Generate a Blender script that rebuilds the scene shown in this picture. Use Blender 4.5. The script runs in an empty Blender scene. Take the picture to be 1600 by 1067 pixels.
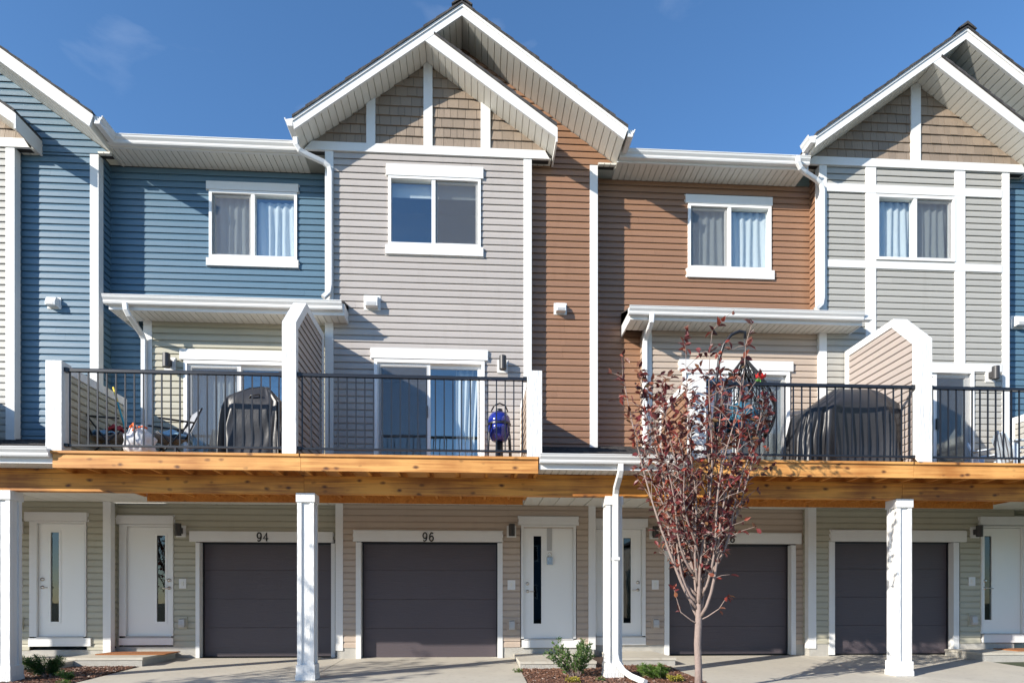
import bpy, bmesh, math, random
from mathutils import Vector, Matrix
random.seed(7)
scene = bpy.context.scene
C = scene.collection
# ---------------------------------------------------------------- camera, sky, sun, exposure
CF, CCX, CH, CE, CTH = 980.0, 800.0, 940.0, 1.02, math.radians(3.3)
cam_d = bpy.data.cameras.new('camera'); cam = bpy.data.objects.new('camera', cam_d); C.objects.link(cam)
cam.location = (0, 0, CE); cam.rotation_euler = (math.radians(90), 0, -CTH)
cam_d.sensor_width = 36; cam_d.lens = CF / 1600 * 36
cam_d.shift_x = 0.0; cam_d.shift_y = (CH - 533.5) / 1600
cam_d.clip_start = 0.05; cam_d.clip_end = 2000
scene.camera = cam

SUN_AZ, SUN_EL = math.radians(56.5), math.radians(25.0)      # azimuth from the facade normal, towards the left
world = bpy.data.worlds.new('World'); scene.world = world; world.use_nodes = True
wn = world.node_tree; wn.nodes.clear()
sky = wn.nodes.new('ShaderNodeTexSky'); sky.sky_type = 'NISHITA'; sky.sun_disc = False
sky.sun_elevation = SUN_EL; sky.sun_rotation = math.pi + SUN_AZ
sky.altitude = 600; sky.air_density = 1.0; sky.dust_density = 0.25; sky.ozone_density = 3.5
bg = wn.nodes.new('ShaderNodeBackground'); bg.inputs[1].default_value = 0.150
out = wn.nodes.new('ShaderNodeOutputWorld')
# thin wisps of cirrus, spread over the whole sky
tc = wn.nodes.new('ShaderNodeTexCoord'); mp = wn.nodes.new('ShaderNodeMapping'); mp.inputs['Scale'].default_value = (1.2, 1.2, 3.0)
mp.inputs['Location'].default_value = (0.75, 0.2, 0.45)
nz = wn.nodes.new('ShaderNodeTexNoise'); nz.inputs['Scale'].default_value = 3.4; nz.inputs['Detail'].default_value = 9; nz.inputs['Distortion'].default_value = 0.7
rp = wn.nodes.new('ShaderNodeValToRGB'); rp.color_ramp.elements[0].position = 0.590; rp.color_ramp.elements[0].color = (0, 0, 0, 1)
rp.color_ramp.elements[1].position = 0.86; rp.color_ramp.elements[1].color = (0.20, 0.20, 0.20, 1)
mx = wn.nodes.new('ShaderNodeMix'); mx.data_type = 'RGBA'; mx.inputs[7].default_value = (6.0, 6.4, 7.0, 1)
L = wn.links.new
L(tc.outputs['Generated'], mp.inputs[0]); L(mp.outputs[0], nz.inputs['Vector']); L(nz.outputs['Fac'], rp.inputs[0])
hsv = wn.nodes.new('ShaderNodeHueSaturation'); hsv.inputs['Saturation'].default_value = 1.12; L(sky.outputs[0], hsv.inputs['Color'])
L(rp.outputs[0], mx.inputs[0]); L(hsv.outputs[0], mx.inputs[6]); L(mx.outputs[2], bg.inputs[0]); L(bg.outputs[0], out.inputs[0])

sun_d = bpy.data.lights.new('sun', 'SUN'); sun_d.energy = 5.0; sun_d.angle = math.radians(0.53); sun_d.color = (1.0, 0.93, 0.82)
sun = bpy.data.objects.new('sun', sun_d); C.objects.link(sun)
sdir = Vector((math.sin(SUN_AZ) * math.cos(SUN_EL), math.cos(SUN_AZ) * math.cos(SUN_EL), -math.sin(SUN_EL)))
sun.rotation_euler = sdir.to_track_quat('-Z', 'Y').to_euler(); sun.location = (-20, -12, 15)

scene.view_settings.view_transform = 'Standard'; scene.view_settings.look = 'None'
scene.view_settings.exposure = 0.63; scene.view_settings.gamma = 1.0
scene.render.engine = 'CYCLES'
scene.render.resolution_x, scene.render.resolution_y = 1024, 682
scene.cycles.max_bounces = 8; scene.cycles.transparent_max_bounces = 12

# ---------------------------------------------------------------- survey helper: picture measurement at a known depth -> metres
_c, _s = math.cos(CTH), math.sin(CTH)
def PX(px, Y):
    u = (px - CCX) / CF
    return Y * (u * _c + _s) / (_c - u * _s)
def at(px, py, Y):
    x = PX(px, Y); d = x * _s + Y * _c
    return x, CE + (CH - py) * d / CF
def rect(p0, p1, t, b, Y):
    m = (p0 + p1) / 2
    return PX(p0, Y), PX(p1, Y), at(m, b, Y)[1], at(m, t, Y)[1]

# ---------------------------------------------------------------- materials
def newmat(name):
    m = bpy.data.materials.new(name); m.use_nodes = True
    nt = m.node_tree; p = nt.nodes['Principled BSDF']
    return m, nt, p
def srgb(r, g, b):
    f = lambda v: ((v / 255 + 0.055) / 1.055) ** 2.4 if v > 10 else v / 255 / 12.92
    return (f(r), f(g), f(b), 1)
def surf(name, col, rough=0.5, var=0.10, scale=3.0, bump=0.0, bscale=(40, 40, 40), rand=0.05, metallic=0.0, dirt=0.0, spec=0.5, second=None):
    """painted / moulded surface: colour with soft mottling, per piece variation, fine relief and some dirt"""
    m, nt, p = newmat(name); N, K = nt.nodes, nt.links.new
    geo = N.new('ShaderNodeNewGeometry'); oi = N.new('ShaderNodeObjectInfo')
    n1 = N.new('ShaderNodeTexNoise'); n1.inputs['Scale'].default_value = scale; n1.inputs['Detail'].default_value = 6; n1.inputs['Roughness'].default_value = 0.6
    K(geo.outputs['Position'], n1.inputs['Vector'])
    hs = N.new('ShaderNodeHueSaturation')
    if second:
        cr = N.new('ShaderNodeMix'); cr.data_type = 'RGBA'; cr.inputs[6].default_value = (*col[:3], 1); cr.inputs[7].default_value = (*second[:3], 1)
        mr0 = N.new('ShaderNodeMapRange'); mr0.inputs[1].default_value = 0.38; mr0.inputs[2].default_value = 0.66; K(n1.outputs['Fac'], mr0.inputs[0]); K(mr0.outputs[0], cr.inputs[0])
        K(cr.outputs[2], hs.inputs['Color'])
    else:
        hs.inputs['Color'].default_value = (*col[:3], 1)
    a = N.new('ShaderNodeMath'); a.operation = 'MULTIPLY_ADD'; a.inputs[1].default_value = var; a.inputs[2].default_value = 1 - var / 2; K(n1.outputs['Fac'], a.inputs[0])
    b = N.new('ShaderNodeMath'); b.operation = 'MULTIPLY_ADD'; b.inputs[1].default_value = rand; b.inputs[2].default_value = 1 - rand / 2; K(oi.outputs['Random'], b.inputs[0])
    c = N.new('ShaderNodeMath'); c.operation = 'MULTIPLY'; K(a.outputs[0], c.inputs[0]); K(b.outputs[0], c.inputs[1])
    K(c.outputs[0], hs.inputs['Value'])
    colout = hs.outputs[0]
    if dirt:
        mpd = N.new('ShaderNodeMapping'); mpd.inputs['Scale'].default_value = (9, 9, 1.3); K(geo.outputs['Position'], mpd.inputs[0])
        nd = N.new('ShaderNodeTexNoise'); nd.inputs['Scale'].default_value = 1.0; nd.inputs['Detail'].default_value = 5; K(mpd.outputs[0], nd.inputs['Vector'])
        rd = N.new('ShaderNodeMapRange'); rd.inputs[1].default_value = 0.55; rd.inputs[2].default_value = 0.8; rd.inputs[4].default_value = dirt; K(nd.outputs['Fac'], rd.inputs[0])
        md = N.new('ShaderNodeMix'); md.data_type = 'RGBA'; md.blend_type = 'MULTIPLY'; md.inputs[7].default_value = (0.45, 0.40, 0.34, 1)
        K(rd.outputs[0], md.inputs[0]); K(colout, md.inputs[6]); colout = md.outputs[2]
    K(colout, p.inputs['Base Color'])
    p.inputs['Roughness'].default_value = rough; p.inputs['Metallic'].default_value = metallic; p.inputs['Specular IOR Level'].default_value = spec
    if bump:
        mp2 = N.new('ShaderNodeMapping'); mp2.inputs['Scale'].default_value = bscale; K(geo.outputs['Position'], mp2.inputs[0])
        n2 = N.new('ShaderNodeTexNoise'); n2.inputs['Scale'].default_value = 1; n2.inputs['Detail'].default_value = 4; K(mp2.outputs[0], n2.inputs['Vector'])
        bp = N.new('ShaderNodeBump'); bp.inputs['Strength'].default_value = bump; bp.inputs['Distance'].default_value = 0.01
        K(n2.outputs['Fac'], bp.inputs['Height']); K(bp.outputs[0], p.inputs['Normal'])
    return m
def wood(name, light, dark, knots=0.6, axis='x'):
    m, nt, p = newmat(name); N, K = nt.nodes, nt.links.new
    geo = N.new('ShaderNodeNewGeometry'); oi = N.new('ShaderNodeObjectInfo')
    sep = N.new('ShaderNodeVectorMath'); sep.operation = 'ADD'; K(geo.outputs['Position'], sep.inputs[0])
    sc = N.new('ShaderNodeVectorMath'); sc.operation = 'SCALE'; sc.inputs['Scale'].default_value = 13.7
    cmb = N.new('ShaderNodeCombineXYZ'); [K(oi.outputs['Random'], cmb.inputs[i]) for i in range(3)]
    K(cmb.outputs[0], sc.inputs[0]); K(sc.outputs[0], sep.inputs[1])
    # knots warp the grain around them
    mk = N.new('ShaderNodeMapping'); mk.inputs['Scale'].default_value = (4.3, 1.5, 7.5) if axis == 'x' else (5, 1.6, 5); K(sep.outputs[0], mk.inputs[0])
    nd_ = N.new('ShaderNodeTexNoise'); nd_.inputs['Scale'].default_value = 9; nd_.inputs['Detail'].default_value = 3; K(sep.outputs[0], nd_.inputs['Vector'])
    dv = N.new('ShaderNodeMix'); dv.data_type = 'RGBA'; dv.blend_type = 'LINEAR_LIGHT'; dv.inputs[0].default_value = 0.10; K(mk.outputs[0], dv.inputs[6]); K(nd_.outputs['Color'], dv.inputs[7])
    vo = N.new('ShaderNodeTexVoronoi'); vo.inputs['Scale'].default_value = 1.0; vo.inputs['Randomness'].default_value = 1; K(dv.outputs[2], vo.inputs['Vector'])
    kn = N.new('ShaderNodeMapRange'); kn.inputs[1].default_value = 0.07; kn.inputs[2].default_value = 0.23; kn.inputs[3].default_value = 1; kn.inputs[4].default_value = 0; K(vo.outputs['Distance'], kn.inputs[0])
    mg = N.new('ShaderNodeMapping'); mg.inputs['Scale'].default_value = (1.1, 26, 26) if axis == 'x' else (26, 1.1, 26); K(sep.outputs[0], mg.inputs[0])
    ng = N.new('ShaderNodeTexNoise'); ng.inputs['Scale'].default_value = 1.0; ng.inputs['Detail'].default_value = 7; ng.inputs['Distortion'].default_value = 0.6; K(mg.outputs[0], ng.inputs['Vector'])
    nb = N.new('ShaderNodeTexNoise'); nb.inputs['Scale'].default_value = 1.4; nb.inputs['Detail'].default_value = 5; K(geo.outputs['Position'], nb.inputs['Vector'])
    mixv = N.new('ShaderNodeMath'); mixv.operation = 'ADD'; K(ng.outputs['Fac'], mixv.inputs[0]); K(nb.outputs['Fac'], mixv.inputs[1])
    mr = N.new('ShaderNodeMapRange'); mr.inputs[1].default_value = 0.80; mr.inputs[2].default_value = 1.22; K(mixv.outputs[0], mr.inputs[0])
    cm = N.new('ShaderNodeMix'); cm.data_type = 'RGBA'; cm.inputs[6].default_value = (*light[:3], 1); cm.inputs[7].default_value = (*dark[:3], 1); K(mr.outputs[0], cm.inputs[0])
    kk = N.new('ShaderNodeMath'); kk.operation = 'MULTIPLY'; kk.inputs[1].default_value = knots; K(kn.outputs[0], kk.inputs[0])
    ck = N.new('ShaderNodeMix'); ck.data_type = 'RGBA'; ck.inputs[7].default_value = (0.085, 0.028, 0.008, 1); K(kk.outputs[0], ck.inputs[0]); K(cm.outputs[2], ck.inputs[6])
    K(ck.outputs[2], p.inputs['Base Color']); p.inputs['Roughness'].default_value = 0.65
    bp = N.new('ShaderNodeBump'); bp.inputs['Strength'].default_value = 0.25; bp.inputs['Distance'].default_value = 0.004; K(ng.outputs['Fac'], bp.inputs['Height']); K(bp.outputs[0], p.inputs['Normal'])
    return m
def glassmat(name, tint=(0.8, 0.86, 0.88), refl=0.10):
    m = bpy.data.materials.new(name); m.use_nodes = True; nt = m.node_tree; N, K = nt.nodes, nt.links.new
    N.clear(); o = N.new('ShaderNodeOutputMaterial'); t = N.new('ShaderNodeBsdfTransparent'); g = N.new('ShaderNodeBsdfGlossy'); mx = N.new('ShaderNodeMixShader')
    t.inputs[0].default_value = (*tint, 1); g.inputs['Roughness'].default_value = 0.015; g.inputs[0].default_value = (0.92, 0.97, 1.0, 1)
    fr = N.new('ShaderNodeLayerWeight'); fr.inputs[0].default_value = 0.5
    pw = N.new('ShaderNodeMath'); pw.operation = 'POWER'; pw.inputs[1].default_value = 5; K(fr.outputs['Facing'], pw.inputs[0])
    ad = N.new('ShaderNodeMath'); ad.operation = 'MULTIPLY_ADD'; ad.inputs[1].default_value = 0.8; ad.inputs[2].default_value = refl; ad.use_clamp = True
    geo = N.new('ShaderNodeNewGeometry'); nn = N.new('ShaderNodeTexNoise'); nn.inputs['Scale'].default_value = 1.3; K(geo.outputs['Position'], nn.inputs['Vector'])
    bp = N.new('ShaderNodeBump'); bp.inputs['Strength'].default_value = 0.06; bp.inputs['Distance'].default_value = 0.05; K(nn.outputs['Fac'], bp.inputs['Height']); K(bp.outputs[0], g.inputs['Normal'])
    K(pw.outputs[0], ad.inputs[0]); K(ad.outputs[0], mx.inputs[0]); K(t.outputs[0], mx.inputs[1]); K(g.outputs[0], mx.inputs[2]); K(mx.outputs[0], o.inputs[0])
    return m
def meshmat(name, col, alpha):
    m, nt, p = newmat(name); p.inputs['Base Color'].default_value = (*col, 1); p.inputs['Alpha'].default_value = alpha; p.inputs['Roughness'].default_value = 0.8
    return m
def cloth(name, col, trans=0.3):
    m, nt, p = newmat(name); N, K = nt.nodes, nt.links.new
    p.inputs['Base Color'].default_value = (*col, 1); p.inputs['Roughness'].default_value = 0.9
    tr = N.new('ShaderNodeBsdfTranslucent'); tr.inputs[0].default_value = (*col, 1); mx = N.new('ShaderNodeMixShader'); mx.inputs[0].default_value = trans
    o = N['Material Output']; K(p.outputs[0], mx.inputs[1]); K(tr.outputs[0], mx.inputs[2]); K(mx.outputs[0], o.inputs[0])
    return m
def leafmat(name, cols, trans=0.35):
    m, nt, p = newmat(name); N, K = nt.nodes, nt.links.new
    geo = N.new('ShaderNodeNewGeometry'); oi = N.new('ShaderNodeObjectInfo'); ad = N.new('ShaderNodeMath'); ad.operation = 'ADD'; fr = N.new('ShaderNodeMath'); fr.operation = 'FRACT'
    K(geo.outputs['Random Per Island'], ad.inputs[0]); K(oi.outputs['Random'], ad.inputs[1]); K(ad.outputs[0], fr.inputs[0])
    cr = N.new('ShaderNodeValToRGB'); cr.color_ramp.interpolation = 'LINEAR'
    els = cr.color_ramp.elements
    els[0].position, els[0].color = 0, (*cols[0], 1); els[1].position, els[1].color = 1, (*cols[-1], 1)
    for i, cc in enumerate(cols[1:-1]):
        el = els.new((i + 1) / (len(cols) - 1)); el.color = (*cc, 1)
    K(fr.outputs[0], cr.inputs[0]); K(cr.outputs[0], p.inputs['Base Color']); p.inputs['Roughness'].default_value = 0.42
    tr = N.new('ShaderNodeBsdfTranslucent'); K(cr.outputs[0], tr.inputs[0]); mx = N.new('ShaderNodeMixShader'); mx.inputs[0].default_value = trans
    o = N['Material Output']; K(p.outputs[0], mx.inputs[1]); K(tr.outputs[0], mx.inputs[2]); K(mx.outputs[0], o.inputs[0])
    return m

M = {}
GR = (3, 60, 60)
M['grey'] = surf('grey_vinyl', (0.41, 0.375, 0.35), 0.42, 0.08, 1.2, 0.25, GR, 0.06, dirt=0.12)
M['stone'] = surf('stone_grey_vinyl', (0.375, 0.365, 0.335), 0.42, 0.08, 1.2, 0.25, GR, 0.06, dirt=0.12)
M['brown'] = surf('brown_vinyl', (0.27, 0.148, 0.088), 0.40, 0.12, 1.2, 0.25, GR, 0.10, dirt=0.12)
M['blue'] = surf('blue_vinyl', (0.090, 0.165, 0.232), 0.40, 0.10, 1.2, 0.25, GR, 0.08, dirt=0.08)
M['sage'] = surf('sage_beige_vinyl', (0.40, 0.378, 0.295), 0.42, 0.08, 1.2, 0.25, GR, 0.06, dirt=0.10)
M['tan'] = surf('tan_vinyl', (0.44, 0.355, 0.285), 0.42, 0.08, 1.2, 0.25, GR, 0.06, dirt=0.10)
M['screen_taupe'] = surf('taupe_vinyl', (0.38, 0.325, 0.295), 0.42, 0.08, 1.2, 0.25, GR, 0.05)
M['shake'] = surf('shake_beige', (0.25, 0.195, 0.148), 0.6, 0.12, 2.0, 0.5, (70, 70, 4), 0.22)
M['white'] = surf('white_trim_paint', (0.70, 0.70, 0.69), 0.5, 0.05, 4, 0.35, (8, 60, 60), 0.03, dirt=0.06)
M['whitepost'] = surf('white_textured_board', (0.70, 0.70, 0.69), 0.55, 0.06, 6, 0.9, (55, 55, 9), 0.03, dirt=0.10)
M['alum'] = surf('white_aluminium', (0.72, 0.72, 0.71), 0.32, 0.05, 2, 0, GR, 0.02, dirt=0.05)
M['soffit'] = surf('soffit_vinyl', (0.70, 0.685, 0.63), 0.5, 0.05, 3, 0, GR, 0.04)
M['pvc'] = surf('window_pvc', (0.83, 0.83, 0.82), 0.35, 0.03, 3, 0, GR, 0.0)
M['asphalt_shingle'] = surf('asphalt_shingle', (0.035, 0.033, 0.034), 0.9, 0.5, 9, 1.0, (70, 70, 70), 0.1, second=(0.075, 0.07, 0.068))
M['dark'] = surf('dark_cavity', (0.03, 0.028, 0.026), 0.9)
M['room'] = surf('room_wall', (0.33, 0.32, 0.30), 0.9)
M['wood'] = wood('spruce_fascia', (0.70, 0.355, 0.105), (0.38, 0.145, 0.03), 0.95)
M['beam'] = wood('treated_beam', (0.68, 0.30, 0.050), (0.26, 0.09, 0.016), 1.0)
M['joist'] = wood('joist_timber', (0.66, 0.29, 0.055), (0.46, 0.17, 0.03), 0.5, 'y')
M['deckboard'] = surf('deck_membrane', (0.36, 0.35, 0.33), 0.7, 0.2, 4)
M['concrete'] = surf('concrete_slab', (0.53, 0.495, 0.42), 0.8, 0.22, 1.3, 0.35, (60, 60, 60), 0.05, second=(0.45, 0.42, 0.36), dirt=0.35)
M['found'] = surf('foundation_concrete', (0.40, 0.385, 0.35), 0.9, 0.45, 9, 1.0, (75, 75, 75), 0.05)
M['mulchbase'] = surf('mulch_soil', (0.055, 0.03, 0.02), 0.95, 0.6, 22, 1.0, (60, 60, 60))
M['soil'] = surf('lawn_soil', (0.05, 0.062, 0.028), 0.95, 0.5, 4, 0.8, (30, 30, 30))
M['asphalt'] = surf('road_asphalt', (0.055, 0.055, 0.056), 0.9, 0.3, 12, 0.8, (90, 90, 90))
M['garage'] = surf('garage_door_paint', (0.076, 0.061, 0.069), 0.5, 0.12, 1.5, 0.35, (4, 70, 70), 0.05)
M['door'] = surf('door_paint', (0.80, 0.80, 0.78), 0.35, 0.03, 2)
M['black'] = surf('black_metal', (0.012, 0.013, 0.018), 0.35, 0.1, 4)
M['bronze'] = surf('lamp_metal', (0.035, 0.033, 0.034), 0.45)
M['num'] = surf('number_black', (0.012, 0.012, 0.012), 0.5)
M['chrome'] = surf('satin_nickel', (0.62, 0.61, 0.58), 0.25, 0.05, metallic=1.0)
M['greyplastic'] = surf('grey_plastic', (0.42, 0.42, 0.42), 0.4)
M['mat'] = surf('coir_mat', (0.33, 0.13, 0.045), 1.0, 0.4, 40, 1.0, (150, 150, 150))
M['glass'] = glassmat('window_glass', (0.92, 0.96, 0.98), 0.135)
M['doorglass'] = glassmat('door_glass', (0.5, 0.55, 0.57), 0.05)
M['mesh'] = meshmat('insect_mesh', (0.11, 0.115, 0.125), 0.27)
M['curtain'] = cloth('curtain_cloth', (0.80, 0.79, 0.76), 0.25)
M['cover'] = surf('black_cover', (0.030, 0.030, 0.034), 0.42, 0.4, 5, 0.35, (14, 14, 14))
M['bag'] = cloth('white_plastic_bag', (0.82, 0.83, 0.86), 0.3)
M['orange'] = surf('orange_tie', (0.85, 0.14, 0.02), 0.4)
M['teal'] = surf('teal_plastic', (0.02, 0.36, 0.42), 0.4)
M['yellow'] = surf('yellow_plastic', (0.75, 0.55, 0.08), 0.4)
M['chairgrey'] = cloth('grey_sling', (0.34, 0.36, 0.40), 0.15)
M['towel'] = cloth('pale_blue_towel', (0.33, 0.52, 0.66), 0.1)
M['towelred'] = cloth('red_towel', (0.45, 0.05, 0.06), 0.1)
M['kamado'] = surf('blue_enamel', (0.012, 0.022, 0.22), 0.10, 0.05, 3, spec=0.8)
M['wicker'] = surf('black_wicker', (0.010, 0.010, 0.011), 0.5)
M['cushion'] = surf('teal_cushion', (0.015, 0.09, 0.16), 0.85, 0.5, 8, 0.4, (60, 60, 60), second=(0.03, 0.17, 0.25))
M['red'] = surf('red_petal', (0.75, 0.03, 0.03), 0.5)
M['green'] = surf('green_petal', (0.12, 0.40, 0.06), 0.5)
M['adiron'] = surf('pale_blue_chair', (0.46, 0.55, 0.66), 0.5)
M['bark'] = surf('grey_brown_bark', (0.27, 0.205, 0.18), 0.85, 0.5, 30, 0.8, (60, 60, 20))
M['redleaf'] = leafmat('burgundy_leaf', [(0.06, 0.018, 0.020), (0.15, 0.028, 0.032), (0.09, 0.026, 0.028), (0.22, 0.042, 0.040), (0.07, 0.026, 0.024), (0.19, 0.075, 0.048), (0.34, 0.06, 0.040), (0.17, 0.11, 0.05)], 0.3)
M['shrubleaf'] = leafmat('sage_green_leaf', [(0.075, 0.145, 0.035), (0.12, 0.20, 0.055), (0.06, 0.12, 0.03), (0.17, 0.25, 0.085)], 0.3)
M['pine'] = leafmat('pine_needle', [(0.018, 0.065, 0.012), (0.035, 0.10, 0.018), (0.025, 0.08, 0.015), (0.06, 0.14, 0.02)], 0.2)
M['juniper'] = leafmat('juniper_needle', [(0.07, 0.15, 0.025), (0.12, 0.22, 0.035), (0.10, 0.18, 0.03), (0.17, 0.26, 0.05)], 0.25)
M['gold'] = leafmat('golden_leaf', [(0.30, 0.26, 0.03), (0.40, 0.33, 0.05), (0.25, 0.25, 0.04)], 0.3)
M['chip'] = leafmat('bark_chip', [(0.085, 0.04, 0.025), (0.16, 0.075, 0.045), (0.055, 0.028, 0.02), (0.24, 0.125, 0.08), (0.12, 0.055, 0.035)], 0.0)

# ---------------------------------------------------------------- mesh helpers
class MB:
    def __init__(s): s.v = []; s.f = []; s.sm = False
    def add(s, vs, fs):
        n = len(s.v); s.v += [tuple(a) for a in vs]; s.f += [tuple(i + n for i in q) for q in fs]; return s
    def box(s, x0, x1, y0, y1, z0, z1):
        return s.add([(x0, y0, z0), (x1, y0, z0), (x1, y1, z0), (x0, y1, z0), (x0, y0, z1), (x1, y0, z1), (x1, y1, z1), (x0, y1, z1)],
                     [(0, 3, 2, 1), (4, 5, 6, 7), (0, 1, 5, 4), (1, 2, 6, 5), (2, 3, 7, 6), (3, 0, 4, 7)])
    def _prism(s, poly, fn, a0, a1):
        n = len(poly); ar = sum(poly[i][0] * poly[(i + 1) % n][1] - poly[(i + 1) % n][0] * poly[i][1] for i in range(n))
        if ar < 0: poly = poly[::-1]
        vs = [fn(p, a0) for p in poly] + [fn(p, a1) for p in poly]
        fs = [tuple(range(n)), tuple(range(2 * n - 1, n - 1, -1))] + [(i, i + n, (i + 1) % n + n, (i + 1) % n) for i in range(n)]
        return s.add(vs, fs)
    def prism_y(s, poly, y0, y1): return s._prism(poly, lambda p, a: (p[0], a, p[1]), y0, y1)      # poly in (x, z)
    def prism_x(s, poly, x0, x1): return s._prism(poly, lambda p, a: (a, p[0], p[1]), x1, x0)      # poly in (y, z)
    def prism_z(s, poly, z0, z1): return s._prism(poly, lambda p, a: (p[0], p[1], a), z1, z0)      # poly in (x, y)
    def tube(s, pts, rad, n=8, cap=True):
        pts = [Vector(p) for p in pts]; rad = rad if isinstance(rad, (list, tuple)) else [rad] * len(pts)
        base = len(s.v); up = None
        for i, p in enumerate(pts):
            d = (pts[min(i + 1, len(pts) - 1)] - pts[max(i - 1, 0)]).normalized()
            if up is None: up = Vector((0, 0, 1)) if abs(d.z) < 0.9 else Vector((1, 0, 0))
            a = d.cross(up); a = a.normalized() if a.length > 1e-6 else Vector((1, 0, 0)); b = a.cross(d).normalized(); up = b
            for k in range(n):
                t = 2 * math.pi * k / n; q = p + (a * math.cos(t) + b * math.sin(t)) * rad[i]; s.v.append(tuple(q))
        for i in range(len(pts) - 1):
            for k in range(n):
                s.f.append((base + i * n + k, base + i * n + (k + 1) % n, base + (i + 1) * n + (k + 1) % n, base + (i + 1) * n + k))
        if cap:
            s.f.append(tuple(base + k for k in range(n - 1, -1, -1))); e = base + (len(pts) - 1) * n; s.f.append(tuple(e + k for k in range(n)))
        return s
    def rtube(s, pts, w, d, nref=(0, 1, 0)):
        """rectangular downspout swept along a path"""
        pts = [Vector(p) for p in pts]; base = len(s.v)
        for i, p in enumerate(pts):
            t = (pts[min(i + 1, len(pts) - 1)] - pts[max(i - 1, 0)]).normalized()
            n2 = Vector(nref); n2 = (n2 - t * n2.dot(t)); n2 = n2.normalized() if n2.length > 1e-4 else Vector((0, 0, 1)); n1 = t.cross(n2).normalized()
            for sx, sy in ((-1, -.7), (-.7, -1), (.7, -1), (1, -.7), (1, .7), (.7, 1), (-.7, 1), (-1, .7)): s.v.append(tuple(p + n1 * w / 2 * sx + n2 * d / 2 * sy))
        for i in range(len(pts) - 1):
            for k in range(8): s.f.append((base + i * 8 + k, base + i * 8 + (k + 1) % 8, base + (i + 1) * 8 + (k + 1) % 8, base + (i + 1) * 8 + k))
        s.f.append(tuple(base + k for k in range(7, -1, -1))); e = base + (len(pts) - 1) * 8; s.f.append(tuple(e + k for k in range(8)))
        return s
    def lathe(s, prof, cx, cy, n=24, cap=True):
        base = len(s.v)
        for r, z in prof:
            for k in range(n):
                t = 2 * math.pi * k / n; s.v.append((cx + r * math.cos(t), cy + r * math.sin(t), z))
        for i in range(len(prof) - 1):
            for k in range(n): s.f.append((base + i * n + k, base + i * n + (k + 1) % n, base + (i + 1) * n + (k + 1) % n, base + (i + 1) * n + k))
        if cap:
            s.f.append(tuple(base + k for k in range(n - 1, -1, -1))); e = base + (len(prof) - 1) * n; s.f.append(tuple(e + k for k in range(n)))
        return s
    def build(s, name, mat, parent=None, smooth=False):
        me = bpy.data.meshes.new(name); me.from_pydata(s.v, [], s.f); me.materials.append(M[mat])
        if smooth:
            for p in me.polygons: p.use_smooth = True
        me.update()
        return link(name, me, parent)
def link(name, me, parent=None):
    o = bpy.data.objects.new(name, me); C.objects.link(o); setpar(o, parent); return o
def setpar(o, parent):
    if parent is not None:
        o.parent = parent; o.matrix_parent_inverse = WM[parent.name].inverted() if parent.name in WM else Matrix.Identity(4)
WM = {}
def empty(name, loc):
    o = bpy.data.objects.new(name, None); C.objects.link(o); o.location = loc; o.empty_display_size = 0.2; WM[o.name] = Matrix.Translation(loc); return o
def tag(o, label=None, cat=None, group=None, kind=None):
    if label: o['label'] = label
    if cat: o['category'] = cat
    if group: o['group'] = group
    if kind: o['kind'] = kind
    return o
def thing(name, loc, label, cat, group=None): return tag(empty(name, loc), label, cat, group)
def bx(name, mat, parent, *a): return MB().box(*a).build(name, mat, parent)

# ---------------------------------------------------------------- siding
PROF = [(-0.0235, 0.003), (-0.0220, -0.003), (-0.017, -0.003), (-0.002, 0.008), (-0.002, 1.02), (-0.005, 1.0), (-0.0085, 0.86), (-0.0185, 0.70), (-0.0215, 0.55)]   # (outward y, z); z>0.2 scaled by the course
_bm = {}
def board_mesh(mat, course, b0, b1, t0, t1):
    """one lap of siding; b0..b1 its bottom edge, t0..t1 its top edge along u"""
    key = None
    if abs(b0 - t0) < 1e-4 and abs(b1 - t1) < 1e-4:
        key = (mat, round(course, 4))
        if key in _bm: return _bm[key], True
        b0 = t0 = 0.0; b1 = t1 = 1.0
    pr = [(y, z * course if z > 0.05 else z) for y, z in PROF]
    n = len(pr); vs = []
    for side in (0, 1):
        for y, z in pr:
            k = min(max(z / course, 0), 1); u = (b0 + (t0 - b0) * k) if side == 0 else (b1 + (t1 - b1) * k); vs.append((u, y, z))
    fs = [tuple(range(n)), tuple(range(2 * n - 1, n - 1, -1))] + [(i, i + n, (i + 1) % n + n, (i + 1) % n) for i in range(n)]
    me = bpy.data.meshes.new('siding_board'); me.from_pydata(vs, [], fs); me.materials.append(M[mat]); me.update()
    if key: _bm[key] = me
    return me, key is not None
def span(poly, z):
    xs = []
    n = len(poly)
    for i in range(n):
        (x0, z0), (x1, z1) = poly[i], poly[(i + 1) % n]
        if (z0 - z) * (z1 - z) <= 0 and abs(z1 - z0) > 1e-9: xs.append(x0 + (x1 - x0) * (z - z0) / (z1 - z0))
    return (min(xs), max(xs)) if len(xs) >= 2 else None
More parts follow.
